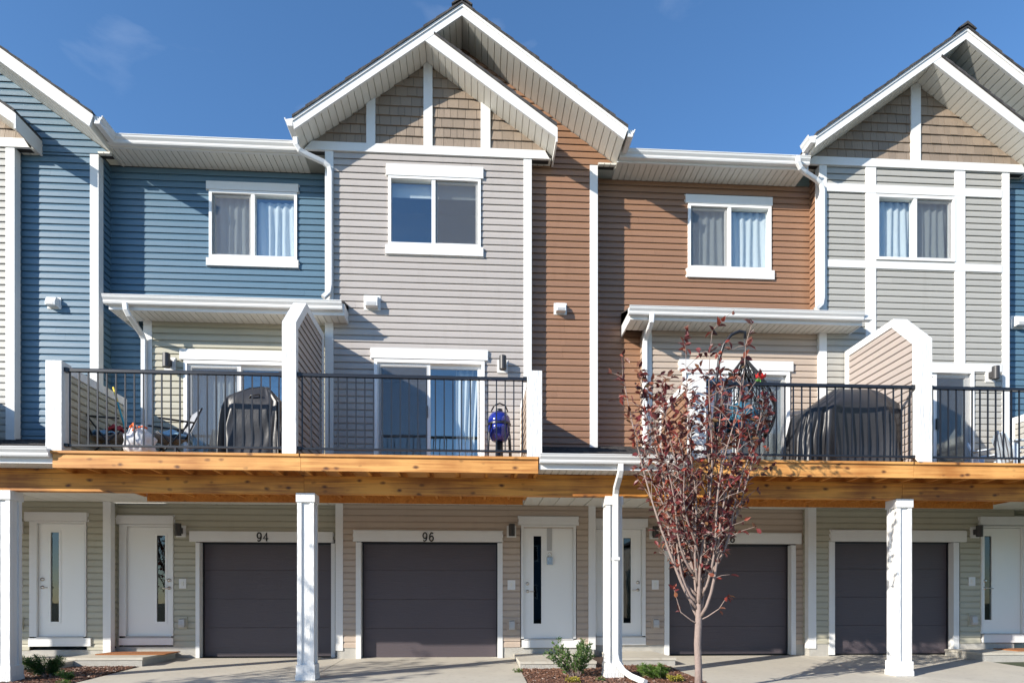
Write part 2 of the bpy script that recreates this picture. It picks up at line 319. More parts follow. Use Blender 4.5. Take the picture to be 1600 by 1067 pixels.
def siding(parent, mat, plane, poly, holes=(), course=0.1075, face='F', zref=None, name='siding_board'):
    """laps of siding over a convex outline. F looks to -y, R to +x, L to -x; u is x for F and y for R and L"""
    z0 = min(p[1] for p in poly); z1 = max(p[1] for p in poly)
    if zref is None: zref = z0
    k = math.floor((z0 - zref) / course + 1e-6); z = zref + k * course
    while z < z1 - 0.015:
        lo = max(z, z0) + 1e-4; hi = min(z + course, z1) - 1e-4
        a = span(poly, lo); b = span(poly, hi)
        if a and b:
            cuts = [(max(a[0], -1e9), a[1], b[0], b[1])]
            segs = []
            holes_here = [h for h in holes if min(h[3], hi) - max(h[2], lo) > 0.5 * (hi - lo)]
            edges = sorted(holes_here, key=lambda h: h[0]); cur = (a[0], b[0])
            for h in edges:
                if h[0] > min(cur) + 0.01: segs.append((cur[0], min(h[0], a[1]), cur[1], min(h[0], b[1])))
                cur = (max(h[1], cur[0]), max(h[1], cur[1]))
            segs.append((cur[0], a[1], cur[1], b[1]))
            cut = []
            for q_ in segs:
                if min(q_[1], q_[3]) - max(q_[0], q_[2]) > 1.1 and random.random() < 0.22:
                    jx = random.uniform(max(q_[0], q_[2]) + 0.4, min(q_[1], q_[3]) - 0.4); cut += [(q_[0], jx, q_[2], jx), (jx + 0.0015, q_[1], jx + 0.0015, q_[3])]
                else: cut.append(q_)
            for b0, b1, t0, t1 in cut:
                if max(b1 - b0, t1 - t0) < 0.02: continue
                if t1 < t0: t0 = t1 = (t0 + t1) / 2
                h = hi - lo if (hi - lo) < course - 0.004 and lo > z + 0.002 else min(course, hi - z)
                zz = lo if lo > z + 0.002 else z
                me, shared = board_mesh(mat, h, b0, b1, t0, t1)
                o = bpy.data.objects.new(name, me); C.objects.link(o)
                u0 = b0 if shared else 0.0
                if shared: o.scale = (b1 - b0, 1, 1)
                jit = random.uniform(-0.0012, 0.0012)
                if face == 'F': o.location = (u0, plane, zz + jit)
                elif face == 'R': o.location = (plane, u0, zz + jit); o.rotation_euler = (0, 0, math.pi / 2)
                else:
                    if shared: o.location = (plane, b1, zz + jit)
                    else:
                        o.location = (plane, 0, zz + jit); o.scale = (-1, 1, 1)
                    o.rotation_euler = (0, 0, -math.pi / 2)
                setpar(o, parent)
        z += course
def backing(parent, Y, x0, x1, z0, z1, holes=(), mat='dark', t=0.10, name='wall'):
    m = MB(); xs = sorted({x0, x1, *[min(max(h[i], x0), x1) for h in holes for i in (0, 1)]}); zs = sorted({z0, z1, *[min(max(h[i], z0), z1) for h in holes for i in (2, 3)]})
    for i in range(len(xs) - 1):
        for j in range(len(zs) - 1):
            mx_, mz_ = (xs[i] + xs[i + 1]) / 2, (zs[j] + zs[j + 1]) / 2
            if not any(h[0] < mx_ < h[1] and h[2] < mz_ < h[3] for h in holes): m.box(xs[i], xs[i + 1], Y, Y + t, zs[j], zs[j + 1])
    return m.build(name, mat, parent)
def trimF(parent, x0, x1, z0, z1, Y, t=0.032, mat='white', name='trim'): return bx(name, mat, parent, x0, x1, Y - t, Y + 0.001, z0, z1)
def wall(unit, Y, x0, x1, z0, z1, holes, mat, course=0.1075):
    w = backing(unit, Y, x0, x1, z0, z1, holes); siding(w, mat, Y, [(x0, z0), (x1, z0), (x1, z1), (x0, z1)], holes, course); return w
def corner(unit, x, Y, z0, z1, side, w=0.105, d=0.10):
    """corner post trim; side +1: wall lies to the left of x (post wraps to the right face)"""
    m = MB()
    if side > 0: m.box(x - w, x + 0.026, Y - 0.03, Y + d, z0, z1)
    else: m.box(x - 0.026, x + w, Y - 0.03, Y + d, z0, z1)
    return m.build('corner_trim', 'white', unit)

# ---------------------------------------------------------------- windows and doors
def frame_ring(m, x0, x1, z0, z1, y0, y1, w):
    m.box(x0, x0 + w, y0, y1, z0, z1); m.box(x1 - w, x1, y0, y1, z0, z1); m.box(x0 + w, x1 - w, y0, y1, z1 - w, z1); m.box(x0 + w, x1 - w, y0, y1, z0, z0 + w)
def curtain(x0, x1, z0, z1, y, label, folds=6, amp=0.026, gather=0.0):
    n = folds * 8; m = MB(); rows = 7
    ph = random.uniform(0, 6)
    for j in range(rows):
        k = j / (rows - 1)
        for i in range(n + 1):
            t = i / n; xx = x0 + (x1 - x0) * t * (1 - gather * math.sin(k * math.pi * 0.5))
            m.v.append((xx, y + amp * (0.6 + 0.4 * k) * math.sin(t * folds * 2 * math.pi + ph + 0.5 * math.sin(3 * k + t * 9)), z1 - (z1 - z0) * k))
    for j in range(rows - 1):
        for i in range(n): a = j * (n + 1) + i; m.f.append((a, a + n + 1, a + n + 2, a + 1))
    o = m.build('curtain', 'curtain', None, True); md = o.modifiers.new('thickness', 'SOLIDIFY'); md.thickness = 0.003
    return tag(o, label, 'curtain')
def room(parent, x0, x1, z0, z1, y0, y1, mat='room'):
    m = MB(); t = 0.03
    m.box(x0 - t, x1 + t, y1, y1 + t, z0 - t, z1 + t); m.box(x0 - t, x0, y0, y1, z0 - t, z1 + t); m.box(x1, x1 + t, y0, y1, z0 - t, z1 + t); m.box(x0, x1, y0, y1, z0 - t, z0); m.box(x0, x1, y0, y1, z1, z1 + t)
    return m.build('interior', mat, parent)
def window(unit, R, Y, mull, sash='R', header=None, sill=None, screen=True, depth=1.1):
    x0, x1, z0, z1 = R; fw = 0.045
    m = MB(); frame_ring(m, x0, x1, z0, z1, Y - 0.045, Y + 0.07, fw); m.box(mull - 0.03, mull + 0.03, Y - 0.035, Y + 0.07, z0 + fw, z1 - fw)
    w = m.build('window', 'pvc', unit)
    a, b = (mull + 0.03, x1 - fw) if sash == 'R' else (x0 + fw, mull - 0.03)
    m = MB(); frame_ring(m, a + 0.001, b - 0.001, z0 + fw, z1 - fw, Y + 0.000, Y + 0.045, 0.035); m.build('sash', 'pvc', w)
    for k, (p0, p1) in enumerate(((x0 + fw, mull - 0.03), (mull + 0.03, x1 - fw))):
        bx('pane', 'glass', w, p0, p1, Y + 0.022, Y + 0.027, z0 + fw, z1 - fw)
    if screen: bx('insect_screen', 'mesh', w, a, b, Y - 0.014, Y - 0.012, z0 + fw, z1 - fw)
    room(w, x0 - 0.25, x1 + 0.25, z0 - 0.4, z1 + 0.1, Y + 0.11, Y + depth)
    for nm, h in (('header_trim', header), ('sill_trim', sill)):
        if h:
            m = MB(); m.box(h[0], h[1], Y - 0.055, Y, h[2], h[3]); m.box(h[0] - 0.012, h[1] + 0.012, Y - 0.02, Y, h[2] - 0.012, h[3] + 0.014); m.build(nm, 'white', w)
    return w
def slider(unit, R, Y, mull, screen_left=True, header=None, depth=1.6):
    """patio door of two panels"""
    x0, x1, z0, z1 = R; fw = 0.05
    m = MB(); frame_ring(m, x0, x1, z0, z1, Y - 0.05, Y + 0.09, fw); w = m.build('patio_door', 'pvc', unit)
    for k, (p0, p1, yy) in enumerate(((x0 + fw, mull + 0.03, -0.018), (mull - 0.03, x1 - fw, 0.024))):
        m = MB(); frame_ring(m, p0 + 0.001, p1 - 0.001, z0 + fw, z1 - fw, Y + yy, Y + yy + 0.04, 0.06); m.build('door_panel', 'pvc', w)
        bx('pane', 'glass', w, p0 + 0.06, p1 - 0.06, Y + yy + 0.018, Y + yy + 0.023, z0 + fw + 0.06, z1 - fw - 0.06)
    p0, p1 = (x0 + fw, mull) if screen_left else (mull, x1 - fw)
    bx('insect_screen', 'mesh', w, p0 + 0.02, p1 - 0.02, Y - 0.036, Y - 0.034, z0 + fw, z1 - fw - 0.03)
    hx = mull - 0.02 if screen_left else mull + 0.02
    bx('handle', 'bronze', w, hx - 0.015, hx + 0.015, Y - 0.06, Y - 0.02, z0 + 0.92, z0 + 1.1)
    room(w, x0 - 0.3, x1 + 0.3, z0 - 0.02, z1 + 0.2, Y + 0.11, Y + depth)
    if header:
        h = header; m = MB(); m.box(h[0], h[1], Y - 0.06, Y, h[2], h[3]); m.box(h[0] - 0.014, h[1] + 0.014, Y - 0.022, Y, h[2] - 0.012, h[3] + 0.014); m.build('header_trim', 'white', w)
    return w
def entry_door(unit, slab, glassr, header, base, Y, lever_side, frame_l, frame_r):
    x0, x1, z0, z1 = slab
    m = MB(); m.box(frame_l, x0 - 0.004, Y - 0.04, Y + 0.06, z0, z1 + 0.005); m.box(x1 + 0.004, frame_r, Y - 0.04, Y + 0.06, z0, z1 + 0.005); m.box(frame_l, frame_r, Y - 0.04, Y + 0.06, z1 + 0.005, z1 + 0.04)
    d = m.build('entry_door', 'white', unit)
    g0, g1, h0, h1 = glassr
    m = MB(); m.box(x0, g0, Y + 0.012, Y + 0.055, z0, z1); m.box(g1, x1, Y + 0.012, Y + 0.055, z0, z1); m.box(g0, g1, Y + 0.012, Y + 0.055, h1, z1); m.box(g0, g1, Y + 0.012, Y + 0.055, z0, h0)
    m.build('door_leaf', 'door', d)
    m = MB(); frame_ring(m, g0 - 0.028, g1 + 0.028, h0 - 0.028, h1 + 0.028, Y + 0.003, Y + 0.0125, 0.03); m.build('glass_bead', 'door', d)
    bx('pane', 'doorglass', d, g0, g1, Y + 0.028, Y + 0.032, h0, h1)
    bx('interior', 'dark', d, x0 - 0.01, x1 + 0.01, Y + 0.30, Y + 0.33, z0, z1)
    lx = x0 + 0.065 if lever_side == 'L' else x1 - 0.065; s = 1 if lever_side == 'L' else -1
    lz = z0 + 0.86
    def disc(r, y0, y1, cz): return MB().tube([(lx, y0, cz), (lx, y1, cz)], r, 16)
    disc(0.032, Y - 0.006, Y + 0.012, lz + 0.14).build('deadbolt', 'chrome', d, True)
    m = disc(0.030, Y - 0.004, Y + 0.012, lz); m.tube([(lx, Y - 0.004, lz), (lx, Y - 0.045, lz), (lx + s * 0.03, Y - 0.052, lz), (lx + s * 0.12, Y - 0.052, lz - 0.004)], 0.009, 8); m.build('lever_handle', 'chrome', d, True)
    b = base; m = MB(); m.box(b[0], b[1], Y - 0.05, Y + 0.06, b[2], b[3]); m.build('base_trim', 'white', d)
    bx('threshold', 'greyplastic', d, x0, x1, Y - 0.06, Y + 0.05, z0 - 0.025, z0 - 0.002)
    h = header; m = MB(); m.box(h[0], h[1], Y - 0.06, Y, h[2], h[3]); m.box(h[0] - 0.014, h[1] + 0.014, Y - 0.022, Y, h[2] - 0.01, h[3] + 0.016); m.build('header_trim', 'white', d)
    return d
DIG = {'9': [(.78, .62), (.70, .42), (.50, .34), (.30, .40), (.20, .60), (.24, .82), (.42, .97), (.62, .95), (.76, .80), (.78, .60), (.76, .35), (.62, .10), (.42, .02), (.24, .10)],
       '4': [(.62, .00), (.62, .98), (.14, .30), (.86, .30)],
       '6': [(.74, .88), (.58, .98), (.40, .92), (.26, .70), (.22, .40), (.26, .16), (.42, .03), (.60, .05), (.76, .20), (.78, .42), (.64, .58), (.46, .58), (.28, .46), (.23, .34)],
       '8': [(.50, .54), (.28, .66), (.26, .84), (.42, .98), (.60, .97), (.74, .84), (.70, .66), (.48, .54), (.26, .40), (.22, .18), (.38, .03), (.60, .02), (.78, .18), (.74, .40), (.52, .54)]}
def number(parent, txt, cx, cz, Y, hgt):
    w = hgt * 0.74; x = cx - w * len(txt) / 2
    for ch in txt:
        pts = DIG[ch]; m = MB()
        if ch != '4':
            sm = []
            for i in range(len(pts) - 1):
                p0 = pts[max(i - 1, 0)]; p1 = pts[i]; p2 = pts[i + 1]; p3 = pts[min(i + 2, len(pts) - 1)]
                for q in range(4):
                    t = q / 4; sm.append(tuple(0.5 * (2 * p1[a] + (p2[a] - p0[a]) * t + (2 * p0[a] - 5 * p1[a] + 4 * p2[a] - p3[a]) * t * t + (3 * p1[a] - p0[a] - 3 * p2[a] + p3[a]) * t ** 3) for a in (0, 1)))
            pts = sm + [pts[-1]]
        m.tube([(x + p[0] * w, Y, cz - hgt / 2 + p[1] * hgt) for p in pts], 0.0125, 6)
        m.build('house_number', 'num', parent); x += w
def garage(unit, op, header, Y, num=None, jamb=0.09):
    x0, x1, z0, z1 = op; yd = Y + 0.13
    g = bx('garage_door', 'dark', unit, x0 - 0.2, x1 + 0.2, yd + 0.05, yd + 0.08, z0, z1 + 0.1)
    for a, b in ((x0 - jamb, x0), (x1, x1 + jamb)): bx('jamb', 'white', g, a, b, Y - 0.035, Y + 0.16, z0, z1)
    n = 4; hgt = (z1 - z0 + 0.03) / n
    for i in range(n):
        a = z0 + 0.012 + i * hgt; m = MB()
        m.prism_x([(yd + 0.003, a), (yd, a + 0.004), (yd, a + hgt - 0.006), (yd + 0.003, a + hgt - 0.002), (yd + 0.04, a + hgt - 0.002), (yd + 0.04, a)], x0 + 0.002, x1 - 0.002)
        m.build('door_panel', 'garage', g)
    bx('weather_seal', 'black', g, x0, x1, yd + 0.008, yd + 0.03, z0 - 0.004, z0 + 0.011)
    m = MB(); m.box(x0, x0 + 0.022, yd - 0.03, yd - 0.004, z0, z1); m.box(x1 - 0.022, x1, yd - 0.03, yd - 0.004, z0, z1); m.box(x0, x1, yd - 0.03, yd - 0.004, z1 - 0.022, z1); m.build('stop_strip', 'black', g)
    h = header; m = MB(); m.box(h[0], h[1], Y - 0.06, Y, h[2], h[3]); m.box(h[0] - 0.014, h[1] + 0.014, Y - 0.022, Y, h[2] - 0.004, h[3] + 0.016); m.build('header_trim', 'white', g)
    if num: number(g, num[0], PX(num[1], Y - 0.07), at(num[1], num[2], Y - 0.07)[1], Y - 0.066, 0.155)
    return g

# ---------------------------------------------------------------- roofs, soffits, gutters
def saw_roof(A, B, t=0.042, step=0.24):
    """outline of a shingled slope from A (top) to B (bottom), stepped courses on its upper side"""
    L_ = math.hypot(B[0] - A[0], B[1] - A[1]); n = max(3, int(L_ / step)); pts = [A]
    up = []
    for i in range(n):
        for k, off in ((i / n, t * 0.62), ((i + 1) / n, t)):
            up.append((A[0] + (B[0] - A[0]) * k, A[1] + (B[1] - A[1]) * k + off + (0.004 * ((i * 7) % 3))))
    return [A] + up + [B]
def rake_soffit(parent, a, b, y0, y1, w=0.125, t=0.02):
    """panels across a sloping overhang; a and b in (x, z) along the lower edge"""
    L_ = math.hypot(b[0] - a[0], b[1] - a[1]); n = max(1, round(L_ / w)); g = 0.007 / L_
    nx, nz = -(b[1] - a[1]) / L_, (b[0] - a[0]) / L_
    if nz < 0: nx, nz = -nx, -nz
    for i in range(n):
        k0, k1 = i / n + g, (i + 1) / n - g
        P = lambda k: (a[0] + (b[0] - a[0]) * k, a[1] + (b[1] - a[1]) * k)
        p, q = P(k0), P(k1)
        MB().prism_y([p, q, (q[0] + nx * t, q[1] + nz * t), (p[0] + nx * t, p[1] + nz * t)], y0, y1).build('soffit_panel', 'soffit', parent)
def flat_soffit(parent, x0, x1, y0, y1, z, w=0.10, t=0.015):
    n = max(1, round((x1 - x0) / w)); dx = (x1 - x0) / n
    for i in range(n): bx('soffit_panel', 'soffit', parent, x0 + i * dx + 0.006, x0 + (i + 1) * dx - 0.006, y0, y1, z, z + t)
    bx('soffit_backing', 'soffit', parent, x0, x1, y0, y1, z + t + 0.002, z + t + 0.012)
GUT = [(0, 0), (0, -0.115), (-0.075, -0.115), (-0.085, -0.095), (-0.085, -0.070), (-0.112, -0.035), (-0.118, -0.012), (-0.125, -0.006), (-0.125, 0.004), (-0.108, 0.004), (-0.106, -0.02)]
def gutter_x(parent, x0, x1, y, z): return MB().prism_x([(y + p[0], z + p[1]) for p in GUT], x0, x1).build('gutter', 'alum', parent)
def gutter_y(parent, y0, y1, x, z, s):
    return MB().prism_y([(x - s * p[0], z + p[1]) for p in GUT], y0, y1).build('gutter', 'alum', parent)
def spout(parent, pts, w=0.075, d=0.06, name='downspout', nref=(0, 1, 0)):
    return MB().rtube(pts, w, d, nref).build(name, 'alum', parent)

YG, YB, YF, YR, YL, YLR, YD = 9.67, 10.10, 10.26, 10.60, 11.40, 11.60, 8.52
def gable(unit, dx, dz, dy, shake_posts, blue_or_brown, fwd_right, wall_l, wall_r):
    """big forward gable with the smaller gable nested under its left slope"""
    g, yb, yf = YG + dy, YB + dy, YF + dy
    S = lambda p: (p[0] + dx, p[1] + dz)
    A, Lp, Rp = S((-0.211, 10.204)), S((-2.771, 8.330)), S((2.369, 8.400))
    Al, Ll, Rl = S((-0.215, 10.030)), S((-2.752, 8.170)), S((2.312, 8.232))
    Ss, Sr = S((-0.642, 9.717)), S((1.253, 8.384))
    Sl, Srl = S((-0.778, 9.617)), S((1.238, 8.225))
    roof = MB(); roof.prism_y(saw_roof(A, Lp), g - 0.03, 16); roof.prism_y(saw_roof(A, Rp), g - 0.03, 16)
    r = roof.build('roof', 'asphalt_shingle', unit)
    m = MB(); m.prism_y([(A[0], A[1] + 0.10), (A[0] - 0.16, A[1] - 0.02), (A[0] - 0.14, A[1] - 0.03), (A[0], A[1] + 0.055), (A[0] + 0.14, A[1] - 0.03), (A[0] + 0.16, A[1] - 0.02)], g - 0.035, 16); m.build('ridge_cap', 'asphalt_shingle', r)
    d = 0.025
    body = MB(); body.prism_y([(A[0], A[1] - 0.004), (Lp[0], Lp[1] - 0.004), (Ll[0], Ll[1] + d), (Al[0], Al[1] + d)], g + 0.041, 16)
    body.prism_y([(A[0], A[1] - 0.004), (Rp[0], Rp[1] - 0.004), (Rl[0], Rl[1] + d), (Al[0], Al[1] + d)], g + 0.041, 16); body.build('roof_deck', 'soffit', r)
    for nm, P, Q, Pl, Ql in (('rake_fascia', A, Lp, Al, Ll), ('rake_fascia', A, Rp, Al, Rl)):
        m = MB(); m.prism_y([P, Q, Ql, Pl], g, g + 0.04)
        # thin drip edge along the top of the board
        m.prism_y([(P[0], P[1] - 0.002), (Q[0], Q[1] - 0.002), (Q[0], Q[1] - 0.045), (P[0], P[1] - 0.045)], g - 0.014, g); m.build(nm, 'alum', r)
    # small gable, right slope
    sm = MB(); sm.prism_y(saw_roof(Ss, Sr), g - 0.02, yf); r2 = sm.build('roof', 'asphalt_shingle', unit)
    MB().prism_y([(Ss[0], Ss[1] - 0.004), (Sr[0], Sr[1] - 0.004), (Srl[0], Srl[1] + d), (Sl[0], Sl[1] + d)], g + 0.041, yf).build('roof_deck', 'soffit', r2)
    MB().prism_y([Ss, Sr, Srl, Sl], g + 0.003, g + 0.04).build('rake_fascia', 'alum', r2)
    bx('eave_fascia', 'alum', r2, Srl[0], Sr[0] + 0.012, g + 0.0, yf, Srl[1] - 0.075, Sr[1] - 0.01)
    # soffits
    lerp = lambda P, Q, k: (P[0] + (Q[0] - P[0]) * k, P[1] + (Q[1] - P[1]) * k)
    kS = (Sl[0] - Al[0]) / (Ll[0] - Al[0])
    rake_soffit(r, lerp(Al, Ll, kS), Ll, g + 0.04, yb); rake_soffit(r, Al, lerp(Al, Ll, kS), g + 0.04, yf); rake_soffit(r, Al, Rl, g + 0.04, yf); rake_soffit(r2, Sl, Srl, g + 0.04, yb)
    # gable wall of the small gable with shakes
    zb0, zb1 = 8.150 + dz, 8.285 + dz
    tri = [(Ll[0] + 0.02, Ll[1]), (Srl[0] - 0.02, Srl[1]), Sl]
    gw = MB().prism_y([(Ll[0] + 0.06, zb0 + 0.01), (Srl[0] - 0.06, zb0 + 0.01), (Srl[0] - 0.02, Srl[1]), Sl, (Ll[0] + 0.02, Ll[1])], yb, yb + 0.10).build('gable_wall', 'dark', unit)
    bandm = MB(); bandm.prism_y([(Ll[0] + 0.05, zb0), (Srl[0] - 0.05, zb0), (Srl[0] - 0.13, zb1), (Ll[0] + 0.17, zb1)], yb - 0.045, yb - 0.002); bandm.build('frieze_board', 'white', gw)
    rise = (Sl[1] - Ll[1]) / (Sl[0] - Ll[0]); riseR = (Sl[1] - Srl[1]) / (Srl[0] - Sl[0])
    topz = lambda x: (Sl[1] - (Sl[0] - x) * rise if x < Sl[0] else Sl[1] - (x - Sl[0]) * riseR)
    posts = [(p0 + dx, p1 + dx) for p0, p1 in shake_posts]
    for p0, p1 in posts:
        if p0 < Sl[0] < p1: poly = [(p0, zb1), (p1, zb1), (p1, topz(p1) - 0.005), (Sl[0], Sl[1] - 0.005), (p0, topz(p0) - 0.005)]
        else: poly = [(p0, zb1), (p1, zb1), (p1, topz(p1) - 0.005), (p0, topz(p0) - 0.005)]
        MB().prism_y(poly, yb - 0.045, yb).build('gable_post', 'white', gw)
    ch = 0.158; k = 0
    while zb1 + k * ch < Sl[1] - 0.03:
        z = zb1 + k * ch; x = Ll[0] - random.uniform(0, 0.15)
        while x < Srl[0]:
            w = random.choice((0.105, 0.13, 0.155, 0.18)); a, b = x + 0.0025, x + w - 0.0025; x += w
            z1 = z + ch * 1.05
            # clip the shake to the gable outline
            xl = Sl[0] - (Sl[1] - z) / rise; xr = Sl[0] + (Sl[1] - z) / riseR
            a2, b2 = max(a, xl), min(b, xr)
            if b2 - a2 < 0.02: continue
            ta, tb = min(z1, topz(a2)), min(z1, topz(b2))
            jz = random.uniform(-0.003, 0.003); o1 = random.uniform(0.024, 0.031)
            vs = [(a2, yb - o1, z + jz), (b2, yb - o1, z + jz), (b2, yb - 0.002, z + jz), (a2, yb - 0.002, z + jz), (a2, yb - 0.007, ta), (b2, yb - 0.007, tb), (b2, yb - 0.002, tb), (a2, yb - 0.002, ta)]
            MB().add(vs, [(0, 3, 2, 1), (4, 5, 6, 7), (0, 1, 5, 4), (1, 2, 6, 5), (2, 3, 7, 6), (3, 0, 4, 7)]).build('shake', 'shake', gw)
        k += 1
    # flat returns under the eaves of the small gable
    flat_soffit(gw, Ll[0] + 0.05, wall_l - 0.03, yb - 0.0, YR - 0.45 if dy == 0 else yf, zb0 + 0.012)
    flat_soffit(gw, wall_r + 0.03, Srl[0] - 0.02, yb, yf, zb0 + 0.012)
    # forward wall under the big gable
    zf = 8.222 + dz
    poly = [(Sl[0], zf), (Rl[0] - 0.02, zf), (Rl[0] - 0.02, Rl[1]), Al, (Sl[0], topz(Sl[0]))]
    fw = MB().prism_y(poly, yf, yf + 0.1).build('gable_wall', 'dark', unit)
    siding(fw, blue_or_brown, yf, poly, zref=zf)
    flat_soffit(fw, fwd_right + 0.03, Rl[0], yf, YR - 0.4, zf - 0.02)
    return dict(A=A, L=Lp, R=Rp, zf=zf, zb0=zb0, Ll=Ll, Rl=Rl)

# ================================================================= THE SETTING
def gz(y): return -0.03 * (11.4 - y) if y > 0.5 else -0.327
gm = MB()
prof = [(-400, -0.34), (0.5, -0.335), (11.4, -0.008), (60, -0.008), (400, -0.008)]
for i, (y, z) in enumerate(prof): gm.v += [(-400, y, z), (400, y, z)]
for i in range(len(prof) - 1): gm.f.append((2 * i, 2 * i + 1, 2 * i + 3, 2 * i + 2))
tag(gm.build('ground', 'soil'), kind='structure')
def sheet(name, mat, x0, x1, y0, y1, off, th=0.0, parent=None):
    m = MB(); z0, z1 = gz(y0) + off, gz(y1) + off
    m.add([(x0, y0, z0 - 0.1), (x1, y0, z0 - 0.1), (x1, y1, z1 - 0.1), (x0, y1, z1 - 0.1), (x0, y0, z0), (x1, y0, z0), (x1, y1, z1), (x0, y1, z1)], [(0, 3, 2, 1), (4, 5, 6, 7), (0, 1, 5, 4), (1, 2, 6, 5), (2, 3, 7, 6), (3, 0, 4, 7)])
    return m.build(name, mat, parent)
def driveway(x0, x1):
    d = None; g = 0.006
    xs = [x0, (x0 + x1) / 2, x1]; ys = [1.6, 5.0, 8.25, 11.56]
    for i in range(2):
        for j in range(3):
            if d is None: d = tag(sheet('driveway', 'concrete', xs[i] + g, xs[i + 1] - g, ys[j] + g, ys[j + 1] - g, 0.008), kind='structure')
            else: sheet('concrete_slab', 'concrete', xs[i] + g, xs[i + 1] - g, ys[j] + g, ys[j + 1] - g, 0.008, parent=d)
XB0, XB1, XB2, XB3 = -7.0, -5.40, 0.70, 3.15
driveway(XB1, XB2); driveway(XB3, 8.95); driveway(-12.5, -7.15)
m = MB(); m.add([(-400, -6.5, -0.322), (400, -6.5, -0.322), (400, 1.55, -0.295), (-400, 1.55, -0.295)], [(0, 1, 2, 3)]); tag(m.build('road', 'asphalt'), kind='structure')
tag(sheet('mulch_bed', 'mulchbase', -7.15, XB1, 6.2, 11.5, 0.004), kind='structure')
tag(sheet('mulch_bed', 'mulchbase', XB2, XB3, 6.2, 11.5, 0.004), kind='structure')

# ================================================================= TOWNHOUSES
U = {}
U[92] = thing('townhouse', (-7.6, 12, 0), 'gabled townhouse with blue tower wall at the far end beside the blue recessed house', 'townhouse', 'row of townhouses')
U[94] = thing('townhouse', (-4.1, 12, 0), 'recessed blue sided townhouse with garage numbered 94', 'townhouse', 'row of townhouses')
U[96] = thing('townhouse', (-0.3, 12, 0), 'gabled grey and brown townhouse with garage numbered 96', 'townhouse', 'row of townhouses')
U[98] = thing('townhouse', (3.9, 12, 0), 'recessed brown sided townhouse behind the burgundy tree', 'townhouse', 'row of townhouses')
U[100] = thing('townhouse', (7.6, 12, 0), 'gabled grey townhouse with white half timber trim boards', 'townhouse', 'row of townhouses')
x94l, x94r = PX(153, YF), PX(511, YB)          # party lines
x98l, x98r = PX(931, YF), 5.90
XL0 = -13.8
SH = [(PX(662, YB), PX(676, YB)), (PX(573, YB), PX(587, YB)), (PX(751, YB), PX(766, YB))]

# ---- unit 96
u = U[96]; wl, wr = x94r, PX(828, YB)
G96 = gable(u, 0, 0, 0, SH, 'brown', x98l, wl, wr)
h_win = rect(607, 751, 279, 387, YB); h_sl = (PX(585, YB), PX(757, YB), 3.04, at(670, 564, YB)[1])
wall(u, YB, wl, wr, 3.0, 8.16, [h_win, h_sl], 'grey')
window(u, h_win, YB, PX(677.5, YB), 'R', rect(604, 755, 262, 279.5, YB), rect(603, 755, 387, 401, YB))
slider(u, h_sl, YB, PX(669.5, YB), True, (PX(580, YB), PX(762, YB), at(670, 563, YB)[1], at(670, 547, YB)[1]))
corner(u, wr, YB, 3.0, 8.155, 1); corner(u, wl, YB, 3.0, 8.155, -1)
bx('side_wall', 'grey', u, wr - 0.02, wr, YB, YF, 3.0, 8.2)
wall(u, YF, wr, x98l, 3.3, G96['zf'], [], 'brown'); corner(u, x98l, YF, 3.55, G96['zf'] - 0.02, 1)
siding(bx('side_wall', 'brown', u, x98l - 0.05, x98l, YF, YR, 3.3, 8.2), 'brown', x98l, [(YF + 0.1, 3.4), (YR, 3.4), (YR, 8.2), (YF + 0.1, 8.2)], face='R')
# lower floor 96
lx0, lx1 = PX(527, YL), PX(928, YL)
op = rect(564.5, 777.5, 847.5, 1028, YL); op = (op[0], op[1], 0.0, op[3])
dr = rect(814.5, 899, 820, 1011, YL)
wall(u, YL, lx0, lx1, 0.20, 2.78, [(op[0] - 0.08, op[1] + 0.08, -1, op[3] + 0.1), (dr[0] - 0.02, dr[1] + 0.02, -1, dr[3])], 'tan', 0.114)
garage(u, op, rect(553, 785, 829.5, 846, YL), YL, ('96', 669, 838.5))
entry_door(u, rect(818.5, 895, 824, 997, YL), rect(833.5, 846, 837, 974, YL), rect(810, 903, 807.5, 820, YL), rect(815, 906, 999, 1011, YL), YL, 'L', PX(814, YL), PX(899.5, YL))
corner(u, lx0, YL, 0.15, 2.775, -1); corner(u, lx1, YL, 0.15, 2.775, 1)
bx('side_wall', 'tan', u, lx1 - 0.03, lx1, YL + 0.1, YLR, 0, 2.78)
for a, b in ((lx0, op[0] - 0.09), (op[1] + 0.09, lx1)): bx('foundation', 'found', u, a, b, YL - 0.012, YL + 0.2, -0.15, 0.20)

# ---- unit 94
u = U[94]
zt = at(330, 266, YR)[1]
h_win = rect(328, 465, 301.5, 406, YR)
YC = 10.2                                         # main floor bay of 94
wall(u, YR, x94l, x94r, 3.3, zt + 0.02, [h_win], 'blue')
window(u, h_win, YR, PX(396, YR), 'L', rect(324, 467.5, 288.5, 301, YR), rect(324, 467.5, 407, 419, YR))
bay_l = PX(228, YC); zc = at(300, 503, YC)[1]
h_sl = (PX(289, YC), PX(462, YC), 3.04, at(370, 566, YC)[1])
wall(u, YC, bay_l, x94r, 3.0, zc + 0.02, [h_sl], 'sage')
slider(u, h_sl, YC, PX(374, YC), True, (PX(283, YC), PX(470, YC), at(370, 565, YC)[1], at(370, 549, YC)[1]))
corner(u, bay_l, YC, 3.0, zc, -1); bx('side_wall', 'sage', u, bay_l, bay_l + 0.04, YC + 0.1, YR, 3.0, zc)
